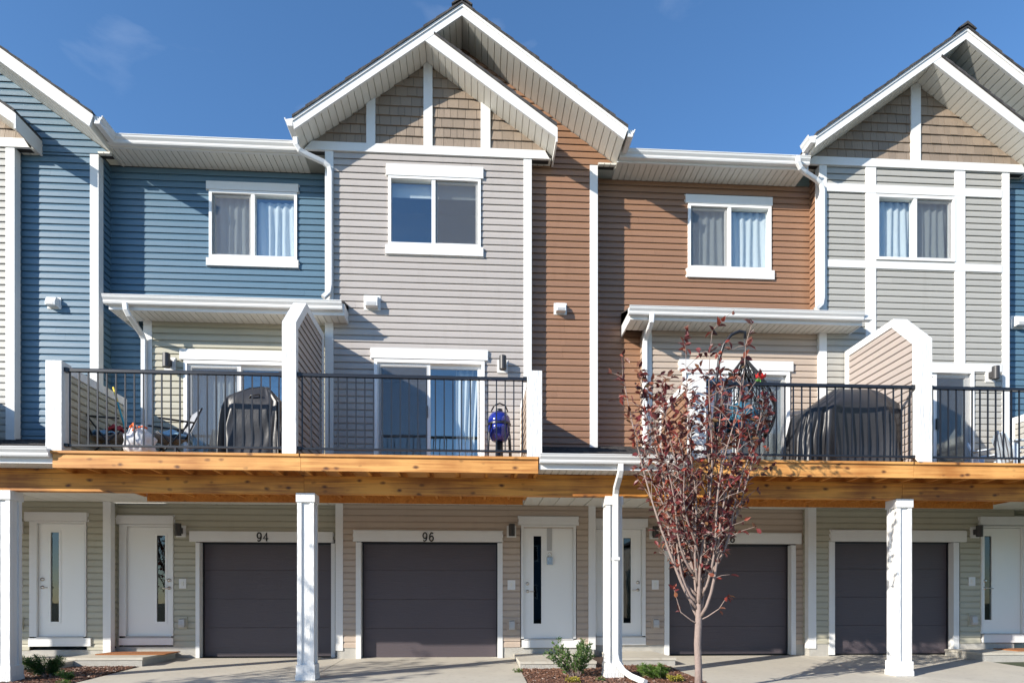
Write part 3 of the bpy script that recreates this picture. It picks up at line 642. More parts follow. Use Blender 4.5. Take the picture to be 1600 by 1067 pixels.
def eave(unit, x0, x1, ztop, zs, Ygut, dz0=0.0):
    """gutter, fascia, soffit and roof slope of a recessed unit"""
    yf_ = Ygut + 0.125
    r = MB().prism_x([(yf_ - 0.04, ztop + 0.012), (yf_ - 0.04, ztop + 0.03), (15, ztop + 0.03 + (15 - yf_) * 0.52), (16, ztop + 0.03 + (15 - yf_) * 0.52), (16, ztop)], x0, x1).build('roof', 'asphalt_shingle', unit)
    bx('eave_fascia', 'alum', r, x0, x1, yf_, yf_ + 0.03, zs - 0.0, ztop + 0.01)
    gutter_x(r, x0 + 0.02, x1 - 0.02, yf_, ztop)
    flat_soffit(r, x0, x1, yf_ + 0.03, YR, zs + 0.004)
    return r
g94 = at(330, 214.5, 10.03)[1]
eave(u, G96['L'][0] - 3.02, G96['Ll'][0] + 0.02, g94, zt, 10.03)
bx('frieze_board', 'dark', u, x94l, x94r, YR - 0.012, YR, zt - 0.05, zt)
# lower floor 94
lx0, lx1 = PX(172, YL), PX(527, YL)
op = (PX(313, YLR), PX(518, YLR), 0.015, at(420, 848, YLR)[1])
dr = rect(187, 272, 820, 1007, YLR)
wall(u, YLR, lx0, lx1, 0.22, 2.78, [(op[0] - 0.07, op[1] + 0.07, -1, op[3] + 0.1), (dr[0], dr[1], -1, dr[3])], 'sage', 0.114)
garage(u, op, rect(298, 521, 830.5, 846.5, YLR), YLR, ('94', 410, 838.5), 0.07)
entry_door(u, rect(198.5, 270, 823, 993, YLR), rect(244.5, 258, 836, 971, YLR), rect(183, 273, 806, 819, YLR), rect(188, 272, 996, 1007, YLR), YLR, 'R', PX(188, YLR), PX(272, YLR))
for a, b in ((lx0, op[0] - 0.07), (op[1] + 0.07, lx1)): bx('foundation', 'found', u, a, b, YLR - 0.012, YLR + 0.2, -0.15, 0.22)

# ---- canopies over the balconies of 94 and 98
def canopy(unit, x0, x1, zg, zs, Yw, wall_up, over=0.42):
    yf_ = Yw - over
    r = MB().prism_x([(yf_ - 0.03, zg + 0.01), (yf_ - 0.03, zg + 0.03), (wall_up, zg + 0.03 + (wall_up - yf_) * 0.30), (wall_up, zg)], x0, x1).build('canopy', 'asphalt_shingle', unit)
    m = MB(); m.box(x0, x1, yf_, yf_ + 0.025, zs - 0.012, zg + 0.008)
    m.build('eave_fascia', 'alum', r)
    for xx in (x0, x1 - 0.025):
        MB().prism_x([(yf_ + 0.026, zs - 0.012), (wall_up, zs - 0.012), (wall_up, zg + 0.028 + (wall_up - yf_) * 0.30), (yf_ + 0.026, zg + 0.012)], xx, xx + 0.025).build('rake_fascia', 'alum', r)
    gutter_x(r, x0 - 0.04, x1 - 0.02, yf_, zg)
    flat_soffit(r, x0 + 0.026, x1 - 0.026, yf_ + 0.025, Yw, zs)
    return r
zg94 = at(340, 464, YC - 0.54)[1]
can94 = canopy(U[94], PX(170, YC - 0.42), PX(538, YC - 0.42), zg94, zc - 0.012, YC, YR)
dsp = lambda px, py, Y: (PX(px, Y), Y, at(px, py, Y)[1])
spout(U[94], [dsp(196, 474, YC - 0.49), dsp(197, 484, YC - 0.49), dsp(201, 492, YC - 0.46), dsp(221, 522, YC - 0.12), dsp(225, 531, YC - 0.07), dsp(225, 760, YC - 0.07)])
# downspout of the 96 gable
spout(U[96], [dsp(462, 216, YG + 0.16), dsp(463, 227, YG + 0.16), dsp(468, 235, YG + 0.18), dsp(478, 241, YG + 0.22), dsp(506, 254, YB - 0.10), dsp(514, 261, YB - 0.075), dsp(516, 270, YB - 0.065), dsp(516, 445, YB - 0.065), dsp(514, 457, YB - 0.08), dsp(505, 465, YB - 0.12)])
gutter_y(U[96], YG + 0.0, 10.10, G96['L'][0] - 0.0, G96['L'][1] + 0.005, -1)
gutter_y(U[96], YG + 0.02, 10.10, G96['R'][0] + 0.0, G96['R'][1] + 0.005, 1)

# ---- unit 98
u = U[98]
YC8 = 10.35; zt8 = at(1110, 288, YR)[1]
h_win = rect(1074, 1203.5, 322, 423, YR)
wall(u, YR, x98l, x98r + 0.1, 3.3, zt8 + 0.02, [h_win], 'brown')
window(u, h_win, YR, PX(1138.5, YR), 'L', rect(1070, 1205, 309, 322, YR), rect(1072, 1208, 423, 437, YR))
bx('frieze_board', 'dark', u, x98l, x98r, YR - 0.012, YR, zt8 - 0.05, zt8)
g98 = at(1110, 237, 10.03)[1]
bay_l = PX(1008, YC8); zc8 = at(1150, 519, YC8)[1]
h_sl = (PX(1066, YC8), PX(1232, YC8), 3.04, at(1150, 581, YC8)[1])
wall(u, YC8, bay_l, x98r, 3.0, zc8 + 0.02, [h_sl], 'tan')
slider(u, h_sl, YC8, PX(1149, YC8), False, (PX(1060, YC8), PX(1237, YC8), at(1150, 580, YC8)[1], at(1150, 565, YC8)[1]))
corner(u, bay_l, YC8, 3.0, zc8, -1)
siding(bx('side_wall', 'tan', u, bay_l, bay_l + 0.04, YC8 + 0.1, YR, 3.0, zc8), 'tan', bay_l, [(YC8 + 0.08, 3.0), (YR, 3.0), (YR, zc8), (YC8 + 0.08, zc8)], face='L')
zg98 = at(1165, 482, YC8 - 0.54)[1]
can98 = canopy(u, PX(985, YC8 - 0.42), PX(1347, YC8 - 0.42), zg98, zc8 - 0.012, YC8, YR)
bx('gutter_outlet', 'alum', can98, PX(1345, 9.9), PX(1361, 9.9), 9.86, 9.96, zg98 - 0.10, zg98 + 0.0)
spout(u, [dsp(1019, 491, YC8 - 0.49), dsp(1018, 503, YC8 - 0.49), dsp(1015, 512, YC8 - 0.40), dsp(1010, 524, YC8 - 0.14), dsp(1008, 533, YC8 - 0.07), dsp(1008, 690, YC8 - 0.07)])
# lower floor 98
lx0, lx1 = PX(928, YL), PX(1256, YLR)
op = (PX(1045, YLR), PX(1235, YLR), 0.02, at(1140, 851, YLR)[1])
dr = rect(926, 1008, 824, 1007, YLR)
wall(u, YLR, lx0 - 0.02, lx1, 0.22, 2.78, [(op[0] - 0.08, op[1] + 0.1, -1, op[3] + 0.1), (dr[0], dr[1], -1, dr[3])], 'tan', 0.114)
garage(u, op, rect(1033, 1250, 833, 849, YLR), YLR, ('98', 1140, 840.5))
entry_door(u, rect(931, 1002, 827, 993, YLR), rect(974, 986, 840, 973, YLR), rect(924, 1011, 811, 823.5, YLR), rect(930, 1008, 995, 1007, YLR), YLR, 'R', PX(927, YLR), PX(1008, YLR))
for a, b in ((lx0, op[0] - 0.09), (op[1] + 0.09, lx1 + 0.1)): bx('foundation', 'found', u, a, b, YLR - 0.012, YLR + 0.2, -0.15, 0.22)

# ---- unit 100
u = U[100]; DY = 0.2; yb, yf = YB + DY, YF + DY; DX, DZ = 8.267, 0.24
wl, wr = PX(1281, yb), PX(1573, yb)
G100 = gable(u, DX, DZ, DY, [(PX(1421, yb) - DX, PX(1436, yb) - DX)], 'blue', 10.245, wl, wr)
eave(U[98], G96['Rl'][0] + 0.0, G100['Ll'][0] + 0.02, g98, zt8, 10.03)
h_win = rect(1367, 1490, 308, 409, yb); h_sl = (PX(1400, yb), PX(1519, yb), 3.04, at(1470, 579, yb)[1])
zb = G100['zb0']
wall(u, yb, wl, wr, 3.0, zb + 0.01, [h_win, h_sl], 'stone')
window(u, h_win, yb, PX(1428, yb), 'R', None, None)
slider(u, h_sl, yb, PX(1460, yb), False, None)
corner(u, wr, yb, 3.0, zb, 1); corner(u, wl, yb, 3.0, zb, -1)
def hband(py0, py1, p0, p1, nm='trim_board'):
    x0, x1 = PX(p0, yb), PX(p1, yb); z0, z1 = at(1430, py1, yb)[1], at(1430, py0, yb)[1]; bx(nm, 'white', u, x0, x1, yb - 0.036, yb, z0, z1); return z0, z1
xin0, xin1 = 1291, 1563
b1 = hband(293.5, 306, xin0, xin1); b2 = hband(411.5, 423, xin0, xin1); b3 = hband(567, 579.5, 1330, xin1)
for p0, p1 in ((1351, 1367), (1490, 1506)):
    x0, x1 = PX(p0, yb), PX(p1, yb)
    for z0, z1 in ((b1[1], zb), (b2[1], b1[0]), (b3[1], b2[0])): bx('trim_board', 'white', u, x0, x1, yb - 0.034, yb, z0, z1)
siding(bx('side_wall', 'dark', u, wl + 0.002, wl + 0.04, yb + 0.1, YR, 5.4, 8.4), 'brown', wl, [(yb + 0.1, 5.4), (YR, 5.4), (YR, 8.4), (yb + 0.1, 8.4)], face='L')
wall(u, yf, wr, 10.245, 3.3, G100['zf'], [], 'blue'); corner(u, 10.245, yf, 3.5, G100['zf'] - 0.02, 1)
spout(u, [dsp(1247, 245, YG + DY + 0.14), dsp(1247, 254, YG + DY + 0.14), dsp(1251, 263, YG + DY + 0.16), dsp(1257, 269, YG + DY + 0.2), dsp(1274, 280, yb - 0.10), dsp(1282, 287, yb - 0.075), dsp(1285, 297, yb - 0.065), dsp(1285, 465, yb - 0.065), dsp(1283, 476, yb - 0.08), dsp(1275, 483, yb - 0.14)])
gutter_y(u, YG + DY, 10.12, G100['L'][0], G100['L'][1] + 0.005, -1)
# lower floor 100
lx0 = PX(1264, YL)
op = (PX(1303, YL), PX(1488, YL), 0.03, at(1400, 847, YL)[1])
dr = (PX(1531, YL), PX(1602, YL), 0, at(1565, 820, YL)[1])
wall(u, YL, lx0, 10.245, 0.24, 2.78, [(op[0] - 0.04, op[1] + 0.14, -1, op[3] + 0.1), (dr[0], dr[1], -1, dr[3])], 'sage', 0.114)
garage(u, op, rect(1296, 1507, 829, 846, YL), YL, None, 0.11)
entry_door(u, rect(1534, 1595, 825, 989, YL), rect(1538.5, 1550, 837, 968, YL), rect(1528, 1606, 807.5, 820, YL), rect(1534, 1604, 991, 1003, YL), YL, 'L', PX(1531, YL), PX(1601, YL))
corner(u, lx0, YL, 0.15, 2.775, -1, 0.125)
siding(bx('side_wall', 'sage', u, lx0 + 0.002, lx0 + 0.03, YL + 0.1, YLR, 0.2, 2.78), 'sage', lx0, [(YL + 0.07, 0.24), (YLR, 0.24), (YLR, 2.78), (YL + 0.07, 2.78)], course=0.114, face='L')
for a, b in ((lx0, op[0] - 0.11), (op[1] + 0.11, 10.245)): bx('foundation', 'found', u, a, b, YL - 0.012, YL + 0.2, -0.15, 0.24)

# ---- unit 92
u = U[92]
fr = PX(153, YF); wr = PX(22, YB)
G92 = gable(u, -8.05, -0.146, 0, [(p0, p1) for p0, p1 in SH], 'blue', fr, XL0 - 1, wr)
wall(u, YB, XL0 - 1, wr, 3.0, G92['zb0'] + 0.01, [], 'stone')
corner(u, wr, YB, 3.0, G92['zb0'], 1); bx('side_wall', 'stone', u, wr - 0.03, wr, YB + 0.1, YF, 3.0, 8.0)
wall(u, YF, wr, fr, 3.3, G92['zf'], [], 'blue'); corner(u, fr, YF, 3.5, G92['zf'] - 0.02, 1)
siding(bx('side_wall', 'dark', u, fr - 0.05, fr - 0.002, YF + 0.1, YR, 3.3, 8.15), 'blue', fr, [(YF + 0.07, 3.4), (YR, 3.4), (YR, 8.12), (YF + 0.07, 8.12)], face='R')
gutter_y(u, YG + 0.02, 10.10, G92['R'][0], G92['R'][1] + 0.005, 1)
lx1 = PX(172, YL)
dr = rect(47, 137, 814, 1009, YL)
wall(u, YL, XL0, lx1, 0.18, 2.78, [(dr[0], dr[1], -1, dr[3])], 'sage', 0.114)
entry_door(u, rect(60, 133, 818, 994, YL), rect(78.5, 92, 831, 971, YL), rect(41, 138.5, 800.5, 814, YL), rect(47, 144, 996, 1009, YL), YL, 'L', PX(48, YL), PX(136.5, YL))
corner(u, lx1, YL, 0.12, 2.775, 1)
siding(bx('side_wall', 'dark', u, lx1 - 0.03, lx1 - 0.002, YL + 0.1, YLR, 0.2, 2.78), 'sage', lx1, [(YL + 0.07, 0.24), (YLR, 0.24), (YLR, 2.78), (YL + 0.07, 2.78)], course=0.114, face='R')
bx('foundation', 'found', u, XL0, lx1, YL - 0.012, YL + 0.2, -0.15, 0.18)

# ---- recessed neighbour past the half timbered house
U[102] = u = thing('townhouse', (12.1, 12, 0), 'recessed blue townhouse past the half timbered house', 'townhouse', 'row of townhouses')
wall(u, YR, 10.245, 14.0, 2.8, 8.3, [], 'blue'); wall(u, YLR, 10.245, 14.0, 0.0, 2.78, [], 'sage', 0.114); eave(u, G100['Rl'][0], 14.0, 8.5, 8.34, 10.03)
# rear shell of every unit: floors over the garages and back walls
for n, a, b in ((92, XL0, x94l), (94, x94l, x94r), (96, x94r, x98l), (98, x98l, x98r), (100, x98r, 10.245), (102, 10.245, 14.0)):
    m = MB(); m.box(a + 0.01, b - 0.01, 15.9, 16, 0, 8.2); m.box(a + 0.01, b - 0.01, 12.4, 12.45, 0, 2.8)
    m.build('rear_wall', 'stone', U[n])

# ---------------------------------------------------------------- porch ceilings (one per unit front)
DK = [(-5.518, 0.85), (2.99, 9.36)]
def ceiling(unit, x0, x1, y0, y1):
    c_ = bx('porch_ceiling', 'soffit', unit, x0, x1, y0, y1, 2.795, 2.81)
    n = max(1, round((x1 - x0) / 0.3)); dx = (x1 - x0) / n
    for i in range(n): bx('soffit_panel', 'soffit', c_, x0 + i * dx + 0.006, x0 + (i + 1) * dx - 0.006, y0, y1, 2.777, 2.792)
ceiling(U[92], -7.42, -5.53, 8.99, 11.45); ceiling(U[92], -13.8, -7.43, 10.83, 11.45); ceiling(U[94], -5.52, x94r, 10.83, 11.65); ceiling(U[96], x94r + 0.005, 0.845, 10.83, 11.45); ceiling(U[96], 0.855, 1.97, 8.99, 11.45)
ceiling(U[98], 1.98, 2.98, 8.99, 11.65); ceiling(U[98], 2.99, lx0, 10.83, 11.65); ceiling(U[100], lx0 + 0.005, 9.36, 10.83, 11.45); ceiling(U[100], 9.37, 10.24, 8.99, 11.45); ceiling(U[102], 10.25, 14.0, 8.99, 11.65)

# ================================================================= PORCH ROOFS, DECKS, BEAM, PILLARS
def porch_roof(x0, x1, label):
    t = thing('porch_roof', ((x0 + x1) / 2, 9.4, 2.8), label, 'porch roof', 'shingled porch roofs between the balconies')
    zg = 3.022
    pts = []
    n = 12
    for i in range(n):
        y0, y1 = 8.58 + (YR - 8.58) * i / n, 8.58 + (YR - 8.58) * (i + 1) / n
        pts += [(y0, zg + (y0 - 8.58) * 0.315 + 0.03), (y1, zg + (y1 - 8.58) * 0.315 + 0.018)]
    MB().prism_x([(8.58, zg + 0.0)] + pts + [(YR, zg + 0.0)], x0, x1).build('shingle_roof', 'asphalt_shingle', t)
    bx('eave_fascia', 'alum', t, x0, x1, 8.545, 8.61, 2.832, zg - 0.002)
    gutter_x(t, x0 + 0.005, x1 - 0.005, 8.545, zg)
    flat_soffit(t, x0, x1, 8.61, 8.87, 2.834)
    return t
porch_roof(-16.0, -13.82, 'shingled porch roof past the far end balcony')
porch_roof(-7.42, -5.53, 'shingled porch roof over the doors beside the far end gabled house')
porch_roof(9.37, 14.0, 'shingled porch roof past the balcony with the pale blue chairs')
pr2 = porch_roof(0.862, 2.97, 'shingled porch roof with white downspout behind the burgundy tree')

def deck(x0, x1, label, wall_pts):
    t = thing('balcony_deck', ((x0 + x1) / 2, 9.3, 2.77), label, 'deck', 'timber balcony decks')
    n = max(1, math.ceil((x1 - x0) / 3.7)); dx = (x1 - x0) / n
    for i in range(n):
        bx('fascia_board', 'wood', t, x0 + i * dx + (0.002 if i else 0), x0 + (i + 1) * dx - 0.002, YD, YD + 0.038, 2.772, 2.958)
        bx('edge_board', 'wood', t, x0 - 0.02 + i * dx + (0.002 if i else 0), x0 + (i + 1) * dx - 0.002, YD - 0.025, YD + 0.12, 2.960, 2.992)
    for xx in (x0, x1 - 0.038): bx('rim_joist', 'joist', t, xx, xx + 0.038, YD + 0.039, 10.8, 2.775, 2.958)
    k = int((x1 - x0) / 0.405)
    for i in range(1, k + 1): bx('joist', 'joist', t, x0 + i * 0.405 - 0.019, x0 + i * 0.405 + 0.019, YD + 0.039, 10.8, 2.777, 2.957)
    m = MB(); m.box(x0 + 0.04, x1 - 0.04, 10.801, 10.825, 2.70, 2.96); m.build('ledger', 'joist', t)
    ny = 12; y0 = YD + 0.122; dy = (10.08 - y0) / ny
    for i in range(ny): bx('deck_board', 'wood', t, x0, x1, y0 + i * dy + 0.003, y0 + (i + 1) * dy - 0.003, 2.960, 2.992)
    bx('subfloor', 'joist', t, x0 + 0.04, x1 - 0.04, 10.081, 10.8, 2.960, 2.985)
    return t
d1 = deck(DK[0][0], DK[0][1], 'timber balcony deck shared by houses 94 and 96', None)
d2 = deck(DK[1][0], DK[1][1], 'timber balcony deck behind and beside the burgundy tree', None)
d0 = deck(-13.8, -7.45, 'timber balcony deck of the far end gabled house', None)

bt = thing('support_beam', (0, 8.93, 2.52), 'long orange timber beam carried by the white porch pillars', 'beam')
js = [-17.0, -8.6, PX(475, 8.87), PX(1410, 8.87), 14.0]
for a, b in zip(js, js[1:]): bx('beam_segment', 'beam', bt, a + 0.002, b - 0.002, 8.87, 9.00, 2.527, 2.770)
for a, b in ((-7.42, -5.53), (0.862, 2.97)): bx('blocking_plank', 'beam', bt, a, b, 8.872, 8.91, 2.773, 2.83)

def pillar(x, label):
    z0 = gz(8.95) + 0.008; t = thing('porch_pillar', (x, 8.97, z0), label, 'pillar', 'white porch pillars')
    a, b, c = 0.114, 0.128, 0.135; cy = 8.965
    m = MB(); m.box(x - a + 0.022, x + a - 0.022, cy - a + 0.022, cy + a - 0.022, z0 + 0.2, 2.42)
    m.build('shaft', 'whitepost', t)
    for sx in (-1, 1):
        for sy in (-1, 1):
            x0, x1 = (x - a, x - a + 0.058) if sx < 0 else (x + a - 0.058, x + a); y0, y1 = (cy - a, cy - a + 0.058) if sy < 0 else (cy + a - 0.058, cy + a)
            bx('corner_board', 'whitepost', t, x0, x1, y0, y1, z0 + 0.2, 2.42)
    m = MB(); m.box(x - b, x + b, cy - b, cy + b, z0 + 0.075, z0 + 0.215); m.box(x - c, x + c, cy - c, cy + c, z0, z0 + 0.074); m.build('base', 'whitepost', t)
    m = MB(); m.box(x - b, x + b, cy - b, cy + b, 2.405, 2.527); m.build('cap', 'whitepost', t)
    return t
pillar(-10.7, 'white porch pillar under the balcony of the far end house')
pillar(-6.40, 'white porch pillar by the door of the far end gabled house')
pillar(PX(477, 8.84), 'white porch pillar between the garages numbered 94 and 96')
pillar(PX(960, 8.84), 'white porch pillar with a downspout on its front')
pillar(PX(1414, 8.84), 'white porch pillar in front of the half timbered house')
spout(pr2, [dsp(970, 722, 8.50), dsp(970, 735, 8.50), dsp(968, 744, 8.55), dsp(963, 762, 8.72), dsp(962, 772, 8.78), dsp(962, 1022, 8.78), dsp(965, 1035, 8.76), (PX(974, 8.70), 8.66, gz(8.66) + 0.13), (PX(986, 8.5), 8.45, gz(8.45) + 0.09), (PX(1005, 8.25), 8.15, gz(8.15) + 0.06)], 0.08, 0.065)
bx('strap', 'alum', pr2, PX(957, 8.78), PX(967.5, 8.78), 8.735, 8.83, at(962, 875, 8.78)[1], at(962, 870, 8.78)[1])

# ---- balcony end screens, dividers and railings
def poly_frame(t, outline, x0, x1, w, mat='white'):
    """white boards round a panel outline given in (y, z); outline is closed at the floor"""
    n = len(outline); cy = sum(p[0] for p in outline) / n; cz = sum(p[1] for p in outline) / n
    def inset(i):
        p0, p1, p2 = outline[i - 1], outline[i], outline[(i + 1) % n]
        def nrm(a, b):
            d = Vector((b[0] - a[0], b[1] - a[1])).normalized(); q = Vector((-d.y, d.x))
            return q if q.dot(Vector((cy - a[0], cz - a[1]))) > 0 else -q
        n1, n2 = nrm(p0, p1), nrm(p1, p2); b = n1 + n2; k = w * 2 / max(b.dot(b), 0.2)
        return (p1[0] + b.x * k, p1[1] + b.y * k)
    ins = [inset(i) for i in range(n)]
    for i in range(n):
        j = (i + 1) % n
        if abs(outline[i][1] - outline[j][1]) < 1e-4 and outline[i][1] < 3.1: continue
        MB().prism_x([outline[i], outline[j], ins[j], ins[i]], x0, x1).build('frame_board', mat, t)
    return ins
def divider(px0, px1, yw, label):
    x0, x1 = PX(px0, 8.5), PX(px1, 8.5); z0 = 2.994
    t = thing('privacy_screen', ((x0 + x1) / 2, 9.3, z0), label, 'privacy screen', 'tall screens between neighbouring balconies')
    outl = [(8.50, z0), (8.50, 4.74), (9.02, 5.24), (yw - 0.045, 5.24), (yw - 0.045, z0)]
    ins = poly_frame(t, outl, x0, x1, 0.11, 'whitepost')
    pi = [(p[0], p[1]) for p in ins]; pi[0] = (ins[0][0], z0); pi[-1] = (ins[-1][0], z0)
    e = 0.01
    pan = MB().prism_x(pi, x0 + 0.028, x1 - 0.028).build('panel', 'screen_taupe', t)
    siding(pan, 'screen_taupe', x1 - 0.028, pi, face='R'); siding(pan, 'screen_taupe', x0 + 0.028, pi, face='L')
    return t
divider(440.5, 462.5, YB, 'tall chamfered white and taupe screen between balconies 94 and 96')
divider(1434, 1456.5, YB + DY, 'tall chamfered white and taupe screen beside the half timbered house')
def end_screen(x0, x1, mat_in, label, yw=YB):
    z0 = 2.994; zt_ = 4.165
    t = thing('end_screen', ((x0 + x1) / 2, 9.3, z0), label, 'half wall', 'half height walls at the balcony ends')
    w = x1 - x0
    bx('post', 'whitepost', t, x0, x1, 8.50, 8.50 + w, z0, zt_)
    bx('cap_board', 'white', t, x0 + 0.01, x1 - 0.01, 8.502 + w, yw - 0.045, zt_ - 0.12, zt_ - 0.005)
    bx('rear_board', 'white', t, x0 + 0.01, x1 - 0.01, yw - 0.13, yw - 0.045, z0, zt_ - 0.122)
    pan = bx('panel', mat_in, t, x0 + 0.034, x1 - 0.034, 8.502 + w, yw - 0.132, z0, zt_ - 0.122)
    pl = [(8.502 + w, z0), (yw - 0.132, z0), (yw - 0.132, zt_ - 0.122), (8.502 + w, zt_ - 0.122)]
    siding(pan, mat_in, x1 - 0.034, pl, face='R'); siding(pan, mat_in, x0 + 0.034, pl, face='L')
    return t
xe0 = PX(71, 8.5); end_screen(xe0, xe0 + 0.20, 'sage', 'half height white and sage end wall of the balcony with the trash bag')
xe1 = PX(824, 8.5); end_screen(xe1, xe1 + 0.20, 'tan', 'half height white end wall beside the blue kamado grill')
xe2 = PX(1081, 8.5); end_screen(xe2, xe2 + 0.20, 'brown', 'half height brown sided end wall behind the burgundy tree')
end_screen(-7.64, -7.45, 'blue', 'half height blue sided end wall of the far end balcony')
xe3 = 9.15; end_screen(xe3, xe3 + 0.2, 'stone', 'half height end wall beside the pale blue chairs', YB + DY)
def railing(x0, x1, label):
    t = thing('railing', ((x0 + x1) / 2, YD + 0.05, 2.992), label, 'railing', 'black metal balcony railings')
    y = YD + 0.055
    MB().prism_x([(y - 0.026, 4.045), (y - 0.026, 4.078), (y - 0.018, 4.088), (y + 0.018, 4.088), (y + 0.026, 4.078), (y + 0.026, 4.045)], x0, x1).build('top_rail', 'black', t)
    bx('bottom_rail', 'black', t, x0, x1, y - 0.015, y + 0.015, 3.065, 3.092)
    n = max(2, round((x1 - x0) / 0.1195)); dx = (x1 - x0) / n
    for i in range(n): bx('baluster', 'black', t, x0 + (i + 0.5) * dx - 0.008, x0 + (i + 0.5) * dx + 0.008, y - 0.008, y + 0.008, 3.0925, 4.0445)
    for xx in (x0, x1 - 0.05):
        for zz in (4.038, 3.058): bx('bracket', 'black', t, xx, xx + 0.05, y - 0.032, y + 0.032, zz, zz + 0.056 if zz > 4 else zz + 0.04)
    bx('foot', 'black', t, (x0 + x1) / 2 - 0.012, (x0 + x1) / 2 + 0.012, y - 0.012, y + 0.012, 2.992, 3.065)
    return t
railing(xe0 + 0.202, PX(440.5, 8.5) - 0.002, 'black railing in front of the trash bag and the tall narrow grill cover')
railing(PX(462.5, 8.5) + 0.002, xe1 - 0.002, 'black railing in front of the blue kamado grill and patio door')
railing(xe2 + 0.202, PX(1434, 8.5) - 0.002, 'black railing in front of the hanging egg chair and wide grill cover')
railing(PX(1456.5, 8.5) + 0.002, xe3 - 0.002, 'black railing in front of the pale blue chairs')

# ================================================================= FIXTURES ON THE WALLS
def wall_light(px0, px1, py0, py1, Y, label, deep=False):
    x0, x1, z0, z1 = rect(px0, px1, py0, py1, Y); cx, cz = (x0 + x1) / 2, (z0 + z1) / 2
    t = thing('wall_light', (cx, Y, cz), label, 'wall light', 'dark cylinder wall lights')
    m = MB(); m.box(cx - 0.085, cx + 0.085, Y - 0.035, Y - 0.0, cz - 0.11, cz + 0.10); m.build('mounting_plate', 'white', t)
    m = MB(); m.box(cx - 0.035, cx + 0.035, Y - 0.10, Y - 0.0355, cz - 0.05, cz + 0.05); m.build('bracket', 'bronze', t)
    m = MB(); m.lathe([(0.048, cz - 0.085), (0.056, cz - 0.095), (0.056, cz + 0.115), (0.05, cz + 0.12)], cx, Y - 0.145, 20); m.build('lamp_body', 'bronze', t, False)
    return t
wall_light(776, 794, 562, 584, YB, 'dark cylinder wall light beside the patio door above the blue grill')
wall_light(256, 278, 559, 580, YC, 'dark cylinder wall light above the balcony with the trash bag')
wall_light(1534, 1556, 578, 598, YB + DY, 'dark cylinder wall light above the pale blue chairs')
wall_light(20, 40, 815, 832, YL, 'dark cylinder wall light beside the door of the far end house')
wall_light(275, 293, 821, 838, YLR, 'dark cylinder wall light between a door and the garage numbered 94')
wall_light(790, 808, 821, 839, YL, 'dark cylinder wall light between the garage numbered 96 and its door')
wall_light(1012, 1030, 824, 842, YLR, 'dark cylinder wall light half hidden by the burgundy tree')
wall_light(1511, 1531, 823, 840, YL, 'dark cylinder wall light beside the door of the half timbered house')
def vent(px0, px1, py0, py1, Y, label):
    x0, x1, z0, z1 = rect(px0, px1, py0, py1, Y); t = thing('vent_hood', ((x0 + x1) / 2, Y, z0), label, 'vent', 'white wall vents')
    bx('flange', 'white', t, x0, x1, Y - 0.03, Y, z0, z1)
    w = x1 - x0; a, b = x0 + w * 0.14, x1 - w * 0.14; h = z1 - z0
    MB().prism_x([(Y - 0.031, z1 - h * 0.1), (Y - 0.10, z1 - h * 0.16), (Y - 0.135, z0 + h * 0.40), (Y - 0.135, z0 + h * 0.12), (Y - 0.031, z0 + h * 0.10)], a, b).build('hood', 'alum', t)
    bx('louvre', 'greyplastic', t, a + 0.02, b - 0.02, Y - 0.139, Y - 0.1355, z0 + h * 0.15, z0 + h * 0.36)
vent(76, 97, 466, 484, YF, 'white vent hood on the sunlit blue tower wall'); vent(569, 595, 463, 486, YB, 'white vent hood on the grey wall above the balcony canopy')
vent(865, 885, 475, 493, YF, 'white vent hood on the narrow brown wall'); vent(1577, 1600, 495, 515, YF + DY, 'white vent hood on the blue wall past the half timbered wall')
def plates(px0, px1, py0, py1, qy0, qy1, Y, which):
    x0, x1, z0, z1 = rect(px0, px1, py0, py1, Y)
    t = thing('doorbell_plate', ((x0 + x1) / 2, Y, z0), 'white doorbell plate ' + which, 'doorbell', 'white doorbell plates'); bx('plate', 'white', t, x0, x1, Y - 0.032, Y - 0.0, z0, z1); cx, cz = (x0 + x1) / 2, (z0 + z1) / 2
    bx('button', 'soffit', t, cx - 0.02, cx + 0.02, Y - 0.042, Y - 0.0325, cz - 0.04, cz + 0.04)
    a0, a1, b0, b1_ = rect(px0 - 1, px1 + 2, qy0, qy1, Y)
    t = thing('outlet_box', ((a0 + a1) / 2, Y, b0), 'grey covered outlet box ' + which, 'outlet', 'grey outlet boxes')
    bx('mounting_block', 'tan' if which.find('tan') >= 0 or which.find('tree') >= 0 else 'sage', t, a0, a1, Y - 0.036, Y - 0.0, b0, b1_)
    cx, cz = (a0 + a1) / 2, (b0 + b1_) / 2; w = 0.05; hh = (b1_ - b0) * 0.36
    MB().prism_x([(Y - 0.037, cz - hh), (Y - 0.09, cz - hh), (Y - 0.105, cz - hh * 0.5), (Y - 0.09, cz + hh * 0.8), (Y - 0.037, cz + hh)], cx - w, cx + w).build('cover', 'greyplastic', t)
plates(24, 36.5, 902, 917, 963, 983, YL, 'by the door of the far end house'); plates(281, 292, 904, 919, 963, 982, YLR, 'on the sage wall beside the door with the orange mat')
plates(793, 805, 906, 921, 966, 986, YL, 'on the tan wall beside the door with the lock box'); plates(1018, 1028.5, 906, 920.5, 964, 982, YLR, 'beside the garage behind the tree'); plates(1512, 1522, 901, 915, 958, 978, YL, 'by the door of the half timbered house')
